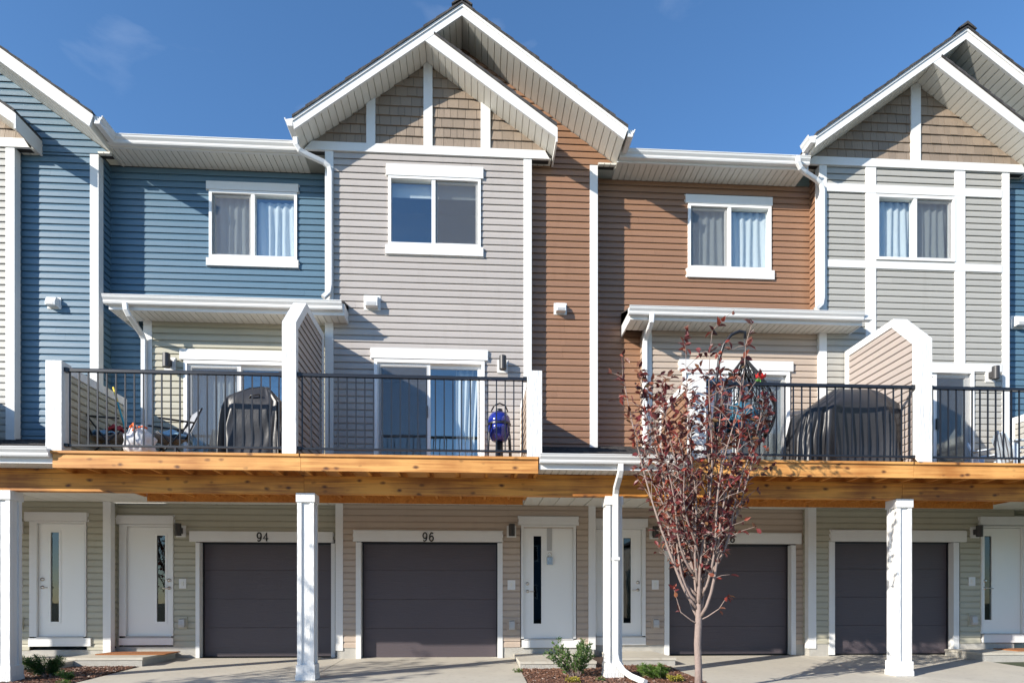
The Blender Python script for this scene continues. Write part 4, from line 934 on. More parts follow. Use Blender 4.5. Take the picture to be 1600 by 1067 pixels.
# realtor lock box hanging from the door of 96
t = thing('lock_box', (PX(858, YL), YL, 1.6), 'grey key lock box hanging on a strap on the white door', 'lock box')
zt0 = at(858, 824, YL)[1]; zb_ = at(858, 882, YL)[1]; cxl = PX(858.5, YL); zs_ = at(858, 860, YL)[1]
bx('strap', 'greyplastic', t, cxl - 0.045, cxl + 0.045, YL - 0.0, YL + 0.006, zs_, zt0)
bx('body', 'chrome', t, cxl - 0.052, cxl + 0.052, YL - 0.05, YL + 0.004, zb_, zb_ + 0.135)
MB().tube([(cxl - 0.03, YL - 0.022, zb_ + 0.13), (cxl - 0.032, YL - 0.022, zb_ + 0.19), (cxl - 0.016, YL - 0.022, zb_ + 0.22), (cxl + 0.016, YL - 0.022, zb_ + 0.22), (cxl + 0.032, YL - 0.022, zb_ + 0.19), (cxl + 0.03, YL - 0.022, zb_ + 0.13)], 0.008, 8).build('shackle', 'chrome', t, True)

# curtains
zb96 = rect(607, 751, 279, 387, YB)
ww = rect(328, 465, 301.5, 406, YR); curtain(PX(400, YR), PX(462, YR), ww[2], ww[3] - 0.1, YR + 0.10, 'pale curtain in the upper window of the recessed blue house', 5)
curtain(PX(330, YR), PX(394, YR), ww[2], ww[3] - 0.04, YR + 0.12, 'pale sheer curtain beside the sash in the blue house upper window', 5)
ww = rect(1074, 1203.5, 322, 423, YR)
curtain(PX(1076, YR), PX(1136, YR), ww[2], ww[3] - 0.05, YR + 0.10, 'white curtain on the screened side of the brown wall window', 5); curtain(PX(1142, YR), PX(1202, YR), ww[2], ww[3] - 0.05, YR + 0.10, 'white curtain on the clear side of the brown wall window', 5)
ww = rect(1370, 1488, 308, 407, yb)
curtain(PX(1371, yb), PX(1427, yb), ww[2], ww[3] - 0.05, yb + 0.10, 'white curtain on the clear side of the half timbered window', 5); curtain(PX(1431, yb), PX(1486, yb), ww[2], ww[3] - 0.05, yb + 0.10, 'white curtain on the screened side of the half timbered window', 5)
curtain(PX(712, YB), PX(750, YB), 3.1, at(720, 574, YB)[1], YB + 0.17, 'white curtain gathered inside the patio door behind the blue grill', 4, 0.04, 0.25)
t = bx('roller_blind', 'curtain', None, PX(609, YB), PX(749, YB), YB + 0.14, YB + 0.145, zb96[3] - 0.24, zb96[3] - 0.02); tag(t, 'short white roller blind in the upper window of the grey wall', 'blind')
curtain(PX(1160, YC8), PX(1230, YC8), 3.1, at(1190, 590, YC8)[1], YC8 + 0.17, 'pale curtain inside the patio door behind the egg chair', 5)
curtain(PX(292, YC), PX(372, YC), 3.1, at(330, 576, YC)[1], YC + 0.17, 'pale blind inside the patio door behind the trash bag balcony', 9, 0.02)

# ================================================================= STEPS, MATS
def step(x0, x1, y0, y1, z, label):
    z0 = gz(y0) - 0.05
    t = thing('entry_step', ((x0 + x1) / 2, y0, z0), label, 'step', 'concrete entry steps')
    bx('tread', 'concrete', t, x0 - 0.012, x1 + 0.012, y0 - 0.012, y1, z - 0.04, z); bx('riser', 'found', t, x0, x1, y0, y1 - 0.002, z0, z - 0.041)
step(PX(813, 9.85), PX(931, 9.85), 9.85, YL - 0.02, 0.082, 'low concrete entry step at the door with the lock box')
step(PX(966, 10.2), PX(1055, 10.2), 10.2, YLR - 0.02, 0.10, 'low concrete entry step at the door behind the downspout pillar')
step(PX(99, 10.45), PX(222, 10.45), 10.45, YLR - 0.02, 0.125, 'concrete entry step carrying an orange door mat beside garage 94')
step(-8.6, PX(98, 10.2), 10.15, YL - 0.02, 0.075, 'low concrete entry step by the door of the far end house')
step(PX(1521, 10.7), PX(1650, 10.7), 10.5, YL - 0.02, 0.13, 'concrete entry step at the door of the half timbered house')
def doormat(px0, px1, y0, y1, z, label):
    x0, x1 = PX(px0, y1), PX(px1, y1)
    t = tag(bx('door_mat', 'mat', None, x0, x1, y0, y1, z + 0.001, z + 0.018), label, 'door mat'); return t
doormat(178, 282, 10.95, 11.5, 0.125, 'orange brown coir mat on the step beside garage 94')
doormat(1552, 1640, 10.75, 11.3, 0.13, 'orange brown coir mat at the half timbered house door')

# ================================================================= THINGS ON THE BALCONIES
ZD = 2.993
def draped(name, outline, cy, depth, label, folds, cat='grill cover', seed=1, flare=1.06):
    """cloth cover: front outline [(x, z)...] from left foot over the top to right foot, hung in folds round an oval plan"""
    rnd = random.Random(seed)
    top = max(p[1] for p in outline); n = 220; rows = 26
    def half(z):
        s_ = span(outline + [outline[0]], z); return s_ if s_ else None
    m = MB()
    for j in range(rows + 1):
        k = j / rows; z = ZD + (top - ZD - 0.004) * k; s_ = span(outline, z + 1e-4) or (0, 0); cxm, hw = (s_[0] + s_[1]) / 2, (s_[1] - s_[0]) / 2
        dy = depth / 2 * (1.0 if z < ZD + (top - ZD) * 0.62 else max(0.22, math.sqrt(max(0, 1 - ((z - ZD) / (top - ZD) - 0.62) ** 2 / 0.15))))
        for i in range(n):
            a = 2 * math.pi * i / n; cx_, sy = math.cos(a), math.sin(a)
            e = 0.30; px_ = math.copysign(abs(cx_) ** e, cx_); py_ = math.copysign(abs(sy) ** e, sy)
            w_ = a * folds + 2.6 * math.sin(3 * a + seed) + 1.5 * math.sin(5 * a + 2.0 * seed) + 0.25 * math.sin(4 * k + 3 * a)
            sh = 1 - 2 * abs((w_ / (2 * math.pi)) % 1.0 - 0.5) * 2          # sharp pleats
            amp = 0.062 * max(0.0, 0.78 - k) ** 0.6 * (0.55 + 0.45 * math.sin(a * 4.3 + seed * 1.3))
            fold = amp * (sh + 0.30 * math.sin(a * folds * 1.37 + 1.7 + 1.2 * k)) + 0.005 * math.sin(a * 7 + 9 * k) + 0.003 * math.sin(a * 19 - 14 * k)
            m.v.append((cxm + px_ * (hw + fold), cy + py_ * (dy + fold * 1.5), z))
    for j in range(rows):
        for i in range(n): m.f.append((j * n + i, j * n + (i + 1) % n, (j + 1) * n + (i + 1) % n, (j + 1) * n + i))
    m.f.append(tuple(rows * n + i for i in range(n)))
    t = thing(name, (sum(p[0] for p in outline) / len(outline), cy, ZD), label, cat)
    c_ = m.build('cover', 'cover', t, True)
    return t, c_
q = lambda px, py, Y: at(px, py, Y)
yy = 9.2
o1 = [q(352, 705, yy), q(351, 672, yy), q(357, 632, yy), q(358, 627, yy), q(397, 607, yy), q(420, 606, yy), q(446, 634, yy), q(448, 705, yy)]
o1 = [(o1[0][0], ZD)] + o1[1:-1] + [(o1[-1][0], ZD)]
t, cvr = draped('covered_grill', o1, yy, 0.5, 'tall narrow barbecue under a black fabric cover beside the divider', 7, seed=2)
a, b, z = PX(355, yy - 0.27), PX(420, yy - 0.27), at(390, 636, yy - 0.27)[1]
MB().tube([(PX(388, 8.97), 8.99, at(388, 622, 8.97)[1]), (PX(392, 8.95), 8.95, at(392, 618, 8.95)[1]), (PX(404, 8.95), 8.95, at(404, 616, 8.95)[1]), (PX(408, 8.97), 8.99, at(408, 620, 8.97)[1])], 0.012, 8).build('handle', 'cover', t, True)
yy = 9.15
o2 = [q(1235, 715, yy), q(1237, 690, yy), q(1246, 648, yy), q(1268, 634, yy), q(1302, 609, yy), q(1358, 610, yy), q(1392, 640, yy), q(1410, 672, yy), q(1418, 715, yy)]
o2 = [(o2[0][0], ZD)] + o2[1:-1] + [(o2[-1][0], ZD)]
t, cvr = draped('covered_grill', o2, yy, 0.62, 'wide barbecue under a pleated black fabric cover beside the taupe screen', 17, seed=5)

# trash bag
def blob(name, c, r, mat, label, cat, seed=0, amp=0.22):
    rnd = random.Random(seed); bm = bmesh.new(); bmesh.ops.create_icosphere(bm, subdivisions=4, radius=1)
    ph = [rnd.uniform(0, 6) for _ in range(9)]
    for v in bm.verts:
        p = v.co.copy(); f = 1 + amp * (0.5 * math.sin(4 * p.x + ph[0] + 2 * p.z) * math.sin(5 * p.y + ph[1]) + 0.35 * math.sin(9 * p.z + ph[2] + 4 * p.x) + 0.30 * math.sin(13 * p.x + 7 * p.y + ph[3]) * math.sin(11 * p.z + ph[4]))
        top = max(0, p.z) ** 2
        v.co = Vector((c[0] + p.x * r[0] * f * (1 - 0.45 * top), c[1] + p.y * r[1] * f * (1 - 0.45 * top), max(c[2] + p.z * r[2] * f, ZD + 0.002)))
    me = bpy.data.meshes.new(name); bm.to_mesh(me); bm.free(); me.materials.append(M[mat])
    for p in me.polygons: p.use_smooth = True
    t = thing(name, (c[0], c[1], ZD), label, cat); o = link('bag_body', me, t); return t
yy = 8.80; cx_ = PX(217, yy)
t = blob('trash_bag', (cx_, yy, ZD + 0.20), (0.20, 0.16, 0.23), 'bag', 'white plastic trash bag with orange drawstring on the balcony', 'trash bag', 3)
MB().tube([(cx_ - 0.06, yy - 0.10, ZD + 0.37), (cx_ + 0.0, yy - 0.13, ZD + 0.405), (cx_ + 0.03, yy - 0.14, ZD + 0.35), (cx_ - 0.01, yy - 0.15, ZD + 0.31)], [0.016, 0.02, 0.018, 0.012], 8).build('drawstring', 'orange', t, True)
MB().tube([(cx_ + 0.04, yy - 0.10, ZD + 0.37), (cx_ + 0.12, yy - 0.13, ZD + 0.375), (cx_ + 0.17, yy - 0.12, ZD + 0.35)], 0.013, 8).build('drawstring', 'orange', t, True)
# folding chairs
def folding_chair(x, y, rz, label, sling):
    t = thing('folding_chair', (x, y, ZD), label, 'chair', 'folding chairs on the balcony'); mtx = Matrix.Translation((x, y, ZD)) @ Matrix.Rotation(rz, 4, 'Z')
    P = lambda a, b, c: tuple(mtx @ Vector((a, b, c)))
    for s in (-1, 1):
        MB().tube([P(s * 0.26, -0.28, 0.0), P(s * 0.26, 0.18, 0.62)], 0.012, 8).build('leg', 'black', t, True); MB().tube([P(s * 0.24, 0.26, 0.0), P(s * 0.24, -0.24, 0.42)], 0.012, 8).build('leg', 'black', t, True)
        MB().tube([P(s * 0.25, 0.12, 0.36), P(s * 0.25, 0.34, 0.86)], 0.012, 8).build('back_post', 'black', t, True); MB().tube([P(s * 0.27, -0.24, 0.60), P(s * 0.27, 0.24, 0.62)], 0.014, 8).build('armrest', 'black', t, True)
    def sheet4(nm, pts):
        m = MB(); n = 8
        for i in range(n + 1):
            k = i / n; a = Vector(pts[0]).lerp(Vector(pts[3]), k); b = Vector(pts[1]).lerp(Vector(pts[2]), k); sag = Vector((0, 0, -0.04 * math.sin(math.pi * k)))
            m.v += [P(*(a + sag)), P(*(a.lerp(b, 0.5) + sag * 1.6)), P(*(b + sag))]
        for i in range(n): m.f += [(3 * i, 3 * i + 1, 3 * i + 4, 3 * i + 3), (3 * i + 1, 3 * i + 2, 3 * i + 5, 3 * i + 4)]
        o = m.build(nm, sling, t, True); md = o.modifiers.new('t', 'SOLIDIFY'); md.thickness = 0.006
    sheet4('seat', [(-0.25, -0.25, 0.42), (0.25, -0.25, 0.42), (0.25, 0.15, 0.37), (-0.25, 0.15, 0.37)]); sheet4('backrest', [(-0.25, 0.14, 0.38), (0.25, 0.14, 0.38), (0.25, 0.34, 0.86), (-0.25, 0.34, 0.86)])
    return t
xa = PX(172, 9.35)
folding_chair(xa, 9.35, math.radians(95), 'grey folding chair against the sage end wall with towels on it', 'chairgrey')
folding_chair(PX(268, 9.4), 9.4, math.radians(-50), 'grey folding chair with pale blue towel by the patio door', 'chairgrey')
def towel(c, r, mat, label, seed):
    rnd = random.Random(seed); m = MB(); n = 14
    for i in range(n + 1):
        for j in range(n + 1):
            u_, v_ = i / n * 2 - 1, j / n * 2 - 1; d_ = u_ * u_ + v_ * v_
            m.v.append((c[0] + u_ * r[0], c[1] + v_ * r[1], c[2] + r[2] * (1 - 0.55 * d_) + 0.03 * math.sin(u_ * 5 + seed) * math.cos(v_ * 4 + seed)))
    for i in range(n):
        for j in range(n): a = i * (n + 1) + j; m.f.append((a, a + n + 1, a + n + 2, a + 1))
    o = m.build('towel', mat, None, True); md = o.modifiers.new('t', 'SOLIDIFY'); md.thickness = 0.02; return tag(o, label, 'towel')
towel((xa + 0.0, 9.35, ZD + 0.385), (0.20, 0.2, 0.10), 'towel', 'pale blue towel heaped on the chair by the end wall', 1)
towel((xa + 0.15, 9.22, ZD + 0.46), (0.10, 0.09, 0.06), 'towelred', 'small red towel on the chair by the end wall', 2)
towel((PX(268, 9.4), 9.4, ZD + 0.385), (0.22, 0.18, 0.12), 'towel', 'pale blue towel on the chair by the patio door', 4)
# broom
p0, p1 = dsp(177, 605, 9.6), dsp(197, 668, 9.45)
p2 = (p1[0] + (p1[0] - p0[0]) * 0.55, p1[1] + (p1[1] - p0[1]) * 0.55, ZD + 0.12)
t = thing('broom', (p2[0], p2[1], ZD), 'broom with teal and yellow handle leaning in the balcony corner', 'broom')
lp = lambda k: tuple(p0[i] + (p2[i] - p0[i]) * k for i in range(3))
MB().tube([lp(0), lp(0.22)], 0.014, 8).build('handle_tip', 'yellow', t, True); MB().tube([lp(0.22), p2], 0.014, 8).build('handle', 'teal', t, True)
MB().prism_x([(p2[1] - 0.03, ZD + 0.12), (p2[1] + 0.03, ZD + 0.12), (p2[1] + 0.05, ZD + 0.0), (p2[1] - 0.05, ZD + 0.0)], p2[0] - 0.14, p2[0] + 0.14).build('bristles', 'towel', t)
# kamado grill
yy = 9.35; cx_ = PX(780, yy); zc_ = lambda py: at(780, py, yy)[1]
t = thing('kamado_grill', (cx_, yy, ZD), 'round blue enamel kamado grill on a black stand', 'grill')
zr = zc_(664); r_ = 0.168
MB().lathe([(r_ * 0.985, zr + 0.006), (r_ * 1.0, zr + 0.05), (r_ * 0.93, zr + 0.11), (r_ * 0.72, zr + 0.165), (r_ * 0.42, zr + 0.19), (0.02, zr + 0.196)], cx_, yy, 32).build('lid', 'kamado', t, True)
MB().lathe([(0.08, zr - 0.25), (r_ * 0.66, zr - 0.235), (r_ * 0.88, zr - 0.16), (r_ * 0.99, zr - 0.06), (r_ * 0.985, zr - 0.006)], cx_, yy, 32).build('bowl', 'kamado', t, True)
MB().lathe([(r_ * 1.0, zr - 0.014), (r_ * 1.05, zr - 0.012), (r_ * 1.05, zr + 0.014), (r_ * 1.0, zr + 0.016)], cx_, yy, 32).build('band', 'black', t)
MB().lathe([(0.05, zr + 0.195), (0.055, zr + 0.2), (0.05, zr + 0.235), (0.02, zr + 0.245)], cx_, yy, 16).build('top_vent', 'black', t, True)
MB().tube([(cx_ - 0.12, yy - 0.15, zr + 0.16), (cx_ - 0.08, yy - 0.20, zr + 0.23), (cx_, yy - 0.22, zr + 0.255), (cx_ + 0.08, yy - 0.20, zr + 0.23), (cx_ + 0.12, yy - 0.15, zr + 0.16)], 0.011, 8).build('lid_handle', 'black', t, True)
MB().lathe([(0.07, ZD), (0.075, ZD + 0.02), (0.06, ZD + 0.05), (0.055, zr - 0.24)], cx_, yy, 20).build('ash_column', 'black', t, True)
for k in range(4):
    a = math.pi / 4 + k * math.pi / 2; ca, sa = math.cos(a), math.sin(a)
    MB().tube([(cx_ + ca * r_ * 1.05, yy + sa * r_ * 1.05, zr), (cx_ + ca * 0.215, yy + sa * 0.215, zr - 0.2), (cx_ + ca * 0.25, yy + sa * 0.25, ZD)], 0.011, 8).build('leg', 'black', t, True)
# hanging egg chair
yy = 9.3; cxe = PX(1163, yy)
t = thing('egg_chair', (cxe, yy, ZD), 'black woven hanging egg chair with teal cushion on a curved stand', 'hanging chair')
ztop = at(1163, 558, yy)[1]; zbot = at(1163, 694, yy)[1]; hh = ztop - zbot; rmax = 0.45
def egg(k): return rmax * math.sin(math.pi / 2 * (max(k, 0.0) / 0.62) ** 0.95) ** 1.2 if k < 0.62 else rmax * math.sqrt(max(0.0, 1 - ((k - 0.62) / 0.40) ** 2))
w = MB(); rnd = random.Random(11)
op_a = -math.pi / 2 - 0.25
for i in range(80):
    a0 = rnd.uniform(0, 2 * math.pi); tw = rnd.choice((-1, 1)) * rnd.uniform(0.5, 1.9); run = []
    for j in range(17):
        k = j / 16; a = a0 + tw * k; z = ztop - hh * k; r = max(0.012, egg(0.02 + 0.95 * k))
        da = (a - op_a + math.pi) % (2 * math.pi) - math.pi
        if 0.30 < k < 0.80 and abs(da) < 0.62 * math.sin((k - 0.30) / 0.50 * math.pi):
            if len(run) > 1: w.tube(run, 0.0065, 5)
            run = []; continue
        run.append((cxe + r * math.cos(a), yy + r * math.sin(a) * 0.9, z))
    if len(run) > 1: w.tube(run, 0.0065, 5)
for k in (0.18, 0.30, 0.42, 0.55, 0.68, 0.80, 0.90):
    r = egg(k); pts = []
    for j in range(37):
        a = 2 * math.pi * j / 36; da = (a - op_a + math.pi) % (2 * math.pi) - math.pi
        if 0.3 < k < 0.8 and abs(da) < 0.62 * math.sin((k - 0.30) / 0.5 * math.pi):
            if len(pts) > 1: w.tube(pts, 0.006, 5)
            pts = []; continue
        pts.append((cxe + r * math.cos(a), yy + r * math.sin(a) * 0.9, ztop - hh * k + 0.02 * math.sin(5 * a)))
    if len(pts) > 1: w.tube(pts, 0.006, 5)
w.build('woven_basket', 'wicker', t, True)
bm = bmesh.new(); bmesh.ops.create_icosphere(bm, subdivisions=3, radius=1)
for v in bm.verts: p = v.co; v.co = Vector((cxe + p.x * 0.25 * (1 + 0.06 * math.sin(9 * p.z)), yy + 0.10 + p.y * 0.22, zbot + 0.42 + p.z * 0.25))
me = bpy.data.meshes.new('cushion'); bm.to_mesh(me); bm.free(); me.materials.append(M['cushion']); [setattr(p, 'use_smooth', True) for p in me.polygons]; link('cushion', me, t)
bm = bmesh.new(); bmesh.ops.create_icosphere(bm, subdivisions=3, radius=1)
for v in bm.verts: p = v.co; v.co = Vector((cxe + p.x * 0.28, yy - 0.04 + p.y * 0.24, zbot + 0.20 + p.z * 0.10))
me = bpy.data.meshes.new('cushion'); bm.to_mesh(me); bm.free(); me.materials.append(M['cushion']); [setattr(p, 'use_smooth', True) for p in me.polygons]; link('cushion', me, t)
MB().tube([(cxe, yy, ztop - 0.01), (cxe, yy, at(1163, 528, yy)[1])], 0.009, 6).build('hanging_chain', 'black', t)
S = [dsp(1120, 700, yy + 0.25), dsp(1118, 640, yy + 0.2), dsp(1120, 590, yy + 0.15), dsp(1124, 560, yy + 0.1), dsp(1131, 538, yy + 0.06), dsp(1143, 523, yy + 0.02), dsp(1155, 518, yy), dsp(1164, 519, yy), dsp(1164, 529, yy)]
S[0] = (S[0][0], S[0][1], ZD + 0.02); MB().tube(S, 0.024, 10).build('stand', 'black', t, True)
for a in (-0.5, -1.5, 0.7): MB().tube([(S[0][0], S[0][1], ZD + 0.022), (S[0][0] + 0.6 * math.cos(a), max(S[0][1] + 0.6 * math.sin(a), 8.7), ZD + 0.022)], 0.02, 8).build('foot', 'black', t, True)
# red flower ornament on the rail
yy = 8.56; cf = dsp(1187, 597, yy)
t = thing('flower_ornament', (cf[0], yy, 4.088), 'red and green artificial flower clipped on the black railing', 'ornament')
for k in range(7):
    a = k * 0.9; m = MB(); c0 = Vector((cf[0] + 0.012 * math.cos(a), yy - 0.03 + 0.012 * math.sin(a), 4.12))
    d_ = Vector((math.cos(a) * 0.6, math.sin(a) * 0.6 - 0.2, 0.7)).normalized(); s_ = d_.cross(Vector((0, 0, 1))).normalized() * 0.035; n_ = d_.cross(s_).normalized() * 0.012
    m.add([c0, c0 + d_ * 0.05 + s_ + n_, c0 + d_ * 0.10, c0 + d_ * 0.05 - s_ + n_, c0 + d_ * 0.05 - n_], [(0, 1, 4), (1, 2, 4), (2, 3, 4), (3, 0, 4), (0, 3, 1), (1, 3, 2)]); m.build('petal', 'red', t)
MB().tube([(cf[0], yy - 0.03, 4.085), (cf[0] - 0.01, yy - 0.03, 4.13)], 0.008, 6).build('stem', 'green', t)
MB().add([(cf[0] - 0.09, yy - 0.04, 4.10), (cf[0] - 0.04, yy - 0.07, 4.135), (cf[0], yy - 0.03, 4.10), (cf[0] - 0.05, yy - 0.03, 4.085), (cf[0] - 0.045, yy - 0.045, 4.095)], [(0, 1, 4), (1, 2, 4), (2, 3, 4), (3, 0, 4), (0, 3, 2, 1)]).build('leaf', 'green', t)
# adirondack chairs on the right-hand balcony
def adirondack(x, y, rz, label, sc=1.0):
    t = thing('adirondack_chair', (x, y, ZD), label, 'chair', 'pale blue garden chairs'); mtx = Matrix.Translation((x, y, ZD)) @ Matrix.Rotation(rz, 4, 'Z') @ Matrix.Scale(sc, 4)
    def ob(nm, x0, x1, y0, y1, z0, z1, tilt=0, piv=(0, 0, 0)):
        m = MB().box(x0, x1, y0, y1, z0, z1); R_ = Matrix.Translation(piv) @ Matrix.Rotation(tilt, 4, 'X') @ Matrix.Translation([-a for a in piv]); m.v = [tuple(mtx @ R_ @ Vector(v)) for v in m.v]; m.build(nm, 'adiron', t)
    for i in range(5):
        h_ = 0.86 - 0.05 * abs(i - 2); ob('back_slat', -0.26 + i * 0.105, -0.26 + i * 0.105 + 0.095, 0.24, 0.265, 0.22, h_, math.radians(-22), (0, 0.24, 0.22))
    for i in range(5): ob('seat_slat', -0.27, 0.27, -0.28 + i * 0.105, -0.28 + i * 0.105 + 0.09, 0.335 - i * 0.028, 0.355 - i * 0.028)
    for s in (-1, 1):
        ob('armrest', s * 0.34 - 0.06, s * 0.34 + 0.06, -0.34, 0.36, 0.53, 0.552); ob('leg', s * 0.30 - 0.02, s * 0.30 + 0.02, -0.30, -0.20, 0, 0.53); ob('leg', s * 0.30 - 0.02, s * 0.30 + 0.02, 0.26, 0.34, 0, 0.53)
adirondack(PX(1562, 9.5), 9.55, math.radians(40), 'pale blue slatted garden chair beside the patio door', 0.78); adirondack(PX(1606, 9.0), 9.05, math.radians(75), 'pale blue slatted garden chair against the end wall', 0.78)

# ================================================================= PLANTS
def leaf_mesh(L_, W_, mat, fold=0.25):
    m = MB(); m.add([(0, 0, 0), (W_ / 2, L_ * 0.4, W_ * fold), (W_ * 0.32, L_ * 0.75, W_ * fold * 0.7), (0, L_, -0.1 * L_), (-W_ * 0.32, L_ * 0.75, W_ * fold * 0.7), (-W_ / 2, L_ * 0.4, W_ * fold), (0, L_ * 0.4, 0), (0, L_ * 0.75, -0.03 * L_)],
                    [(0, 1, 6), (1, 2, 7, 6), (2, 3, 7), (3, 4, 7), (4, 5, 6, 7), (5, 0, 6)])
    me = bpy.data.meshes.new('leaf'); me.from_pydata(m.v, [], m.f); me.materials.append(M[mat]); me.update(); return me, m
def rot_to(d, rnd):
    d = d.normalized(); q_ = Vector((0, 1, 0)).rotation_difference(d).to_matrix().to_4x4(); return q_ @ Matrix.Rotation(rnd.uniform(-1.2, 1.2), 4, 'Y')
def grow_tree(seed, x, y, z0, fork, height, spread, trunk_r, nst):
    """young multi-stem tree: returns trunk path, stems and leaf transforms"""
    rnd = random.Random(seed); stems = []; leaves = []
    trunk = [(x, y, z0 - 0.05), (x + 0.004, y, z0 + fork * 0.35), (x - 0.006, y + 0.01, z0 + fork * 0.7), (x + 0.004, y, z0 + fork), (x + 0.01, y, z0 + fork + 0.35), (x + 0.03, y + 0.01, z0 + fork + 0.75)]
    tr = [trunk_r * 1.2, trunk_r * 1.02, trunk_r, trunk_r * 0.98, trunk_r * 0.62, trunk_r * 0.42]
    def put_leaves(p, d, n, s0=0.8):
        for _ in range(n):
            dd = (d * 0.5 + Vector((rnd.gauss(0, 1), rnd.gauss(0, 1), rnd.gauss(-0.1, 0.8))).normalized()).normalized()
            leaves.append((p + Vector((rnd.gauss(0, 0.012), rnd.gauss(0, 0.012), rnd.gauss(0, 0.012))), dd, rnd.uniform(s0, 1.3)))
    for i in range(nst):
        a = 2 * math.pi * (i + rnd.uniform(-0.3, 0.3)) / nst * 2.4; rr = (0.25 + 0.75 * math.sqrt((i + 0.5) / nst)) * spread * rnd.uniform(0.85, 1.1)
        zf = z0 + fork + rnd.uniform(-0.02, 0.75) * (1 if i > 2 else 0.1); base = Vector((x + 0.012, y, zf))
        top_h = z0 + height * rnd.uniform(0.68, 1.0) * (1.0 - 0.26 * (rr / spread - 0.25)); tip = Vector((x - 0.10 + rr * math.cos(a), y + rr * math.sin(a), top_h))
        pts = []; n = 14; wob = [rnd.uniform(-0.05, 0.05) for _ in range(4)]
        for j in range(n + 1):
            k = j / n; ko = k ** 0.72
            p = Vector((base.x + (tip.x - base.x) * ko + wob[0] * math.sin(5 * k) + wob[1] * math.sin(9 * k), base.y + (tip.y - base.y) * ko + wob[2] * math.sin(6 * k), base.z + (tip.z - base.z) * (0.35 * k + 0.65 * k ** 1.12))); pts.append(p)
        r0 = trunk_r * rnd.uniform(0.36, 0.5); stems.append(([tuple(p) for p in pts], [max(0.0028, r0 * (1 - 0.86 * (j / n))) for j in range(n + 1)]))
        for j in range(3, n + 1):
            k = j / n
            dens = 1.0 if pts[j].z > z0 + height * 0.48 else 0.85
            for _tw in range(2):
                d = Vector((rnd.gauss(0, 1), rnd.gauss(0, 1), rnd.uniform(0.3, 1.5))).normalized(); ln = rnd.uniform(0.10, 0.34); e = pts[j] + d * ln; md_ = pts[j] + d * ln * 0.5 + Vector((0, 0, 0.015))
                stems.append(([tuple(pts[j]), tuple(md_), tuple(e)], [0.0048, 0.0036, 0.0022]))
                put_leaves(e, d, int(rnd.choice((1, 2, 3, 3)) * dens + 0.5)); put_leaves(md_, d, int(rnd.choice((0, 1, 2)) * dens + 0.4))
            put_leaves(pts[j], (pts[j] - pts[j - 1]).normalized(), int(rnd.choice((1, 2, 2, 3)) * dens + 0.3))
        put_leaves(pts[-1], Vector((0, 0, 1)), 5)
    for sx, zz in ((1, 0.02), (-1, -0.02)):
        b0 = Vector((x, y, z0 + fork + zz)); ps = [b0, b0 + Vector((sx * 0.10, -0.03, 0.05)), b0 + Vector((sx * 0.24, -0.06, 0.15)), b0 + Vector((sx * 0.33, -0.08, 0.30 + 0.12 * (sx < 0)))]
        stems.append(([tuple(p) for p in ps], [0.011, 0.009, 0.006, 0.003])); put_leaves(ps[3], Vector((sx, 0, 1)), 5); put_leaves(ps[2], Vector((sx, 0, 1)), 2)
    return trunk, tr, stems, leaves
def make_tree(seed, x, y, fork, height, spread, trunk_r, nst, label, singles, leafL=0.092):
    z0 = gz(y); trunk, tr, stems, leaves = grow_tree(seed, x, y, z0, fork, height, spread, trunk_r, nst)
    t = thing('ornamental_tree', (x, y, z0), label, 'tree', 'young burgundy trees along the driveways')
    MB().tube(trunk, tr, 12).build('trunk', 'bark', t, True)
    big = [s_ for s_ in stems if len(s_[0]) > 4]; tw = [s_ for s_ in stems if len(s_[0]) <= 4]
    for p, r in big: MB().tube(p, r, 7).build('branch', 'bark', t, True)
    m = MB(); [m.tube(p, r, 5, False) for p, r in tw]; tag(m.build('twigs', 'bark', t, True), kind='stuff')
    me, proto = leaf_mesh(leafL, leafL * 0.46, 'redleaf'); rnd = random.Random(seed + 1)
    leaves.sort(key=lambda l: l[0].y - 0.6 * l[2] * 0.1)
    crown = MB()
    for i, (p, d, s_) in enumerate(leaves):
        X_ = Matrix.Translation(p) @ rot_to(d, rnd) @ Matrix.Scale(s_, 4)
        if i >= singles: crown.add([X_ @ Vector(v) for v in proto.v], proto.f)
    cr_ = tag(crown.build('crown', 'redleaf', t), kind='stuff')
    rnd = random.Random(seed + 1)
    for i, (p, d, s_) in enumerate(leaves):
        X_ = Matrix.Translation(p) @ rot_to(d, rnd) @ Matrix.Scale(s_, 4)
        if i < singles:
            o = bpy.data.objects.new('leaf', me); C.objects.link(o); o.matrix_world = X_; o.parent = cr_; o.matrix_parent_inverse = Matrix.Identity(4); o.matrix_basis = X_
    return t, len(leaves)
tX = PX(1091, 7.6)
_, nl = make_tree(21, tX, 7.6, 0.88, 4.85, 0.90, 0.043, 24, 'young tree with sparse burgundy leaves in front of the downspout pillar', 300)
make_tree(4, -8.2, 5.4, 1.0, 5.4, 1.15, 0.05, 20, 'second young burgundy tree past the far end of the driveway', 0)

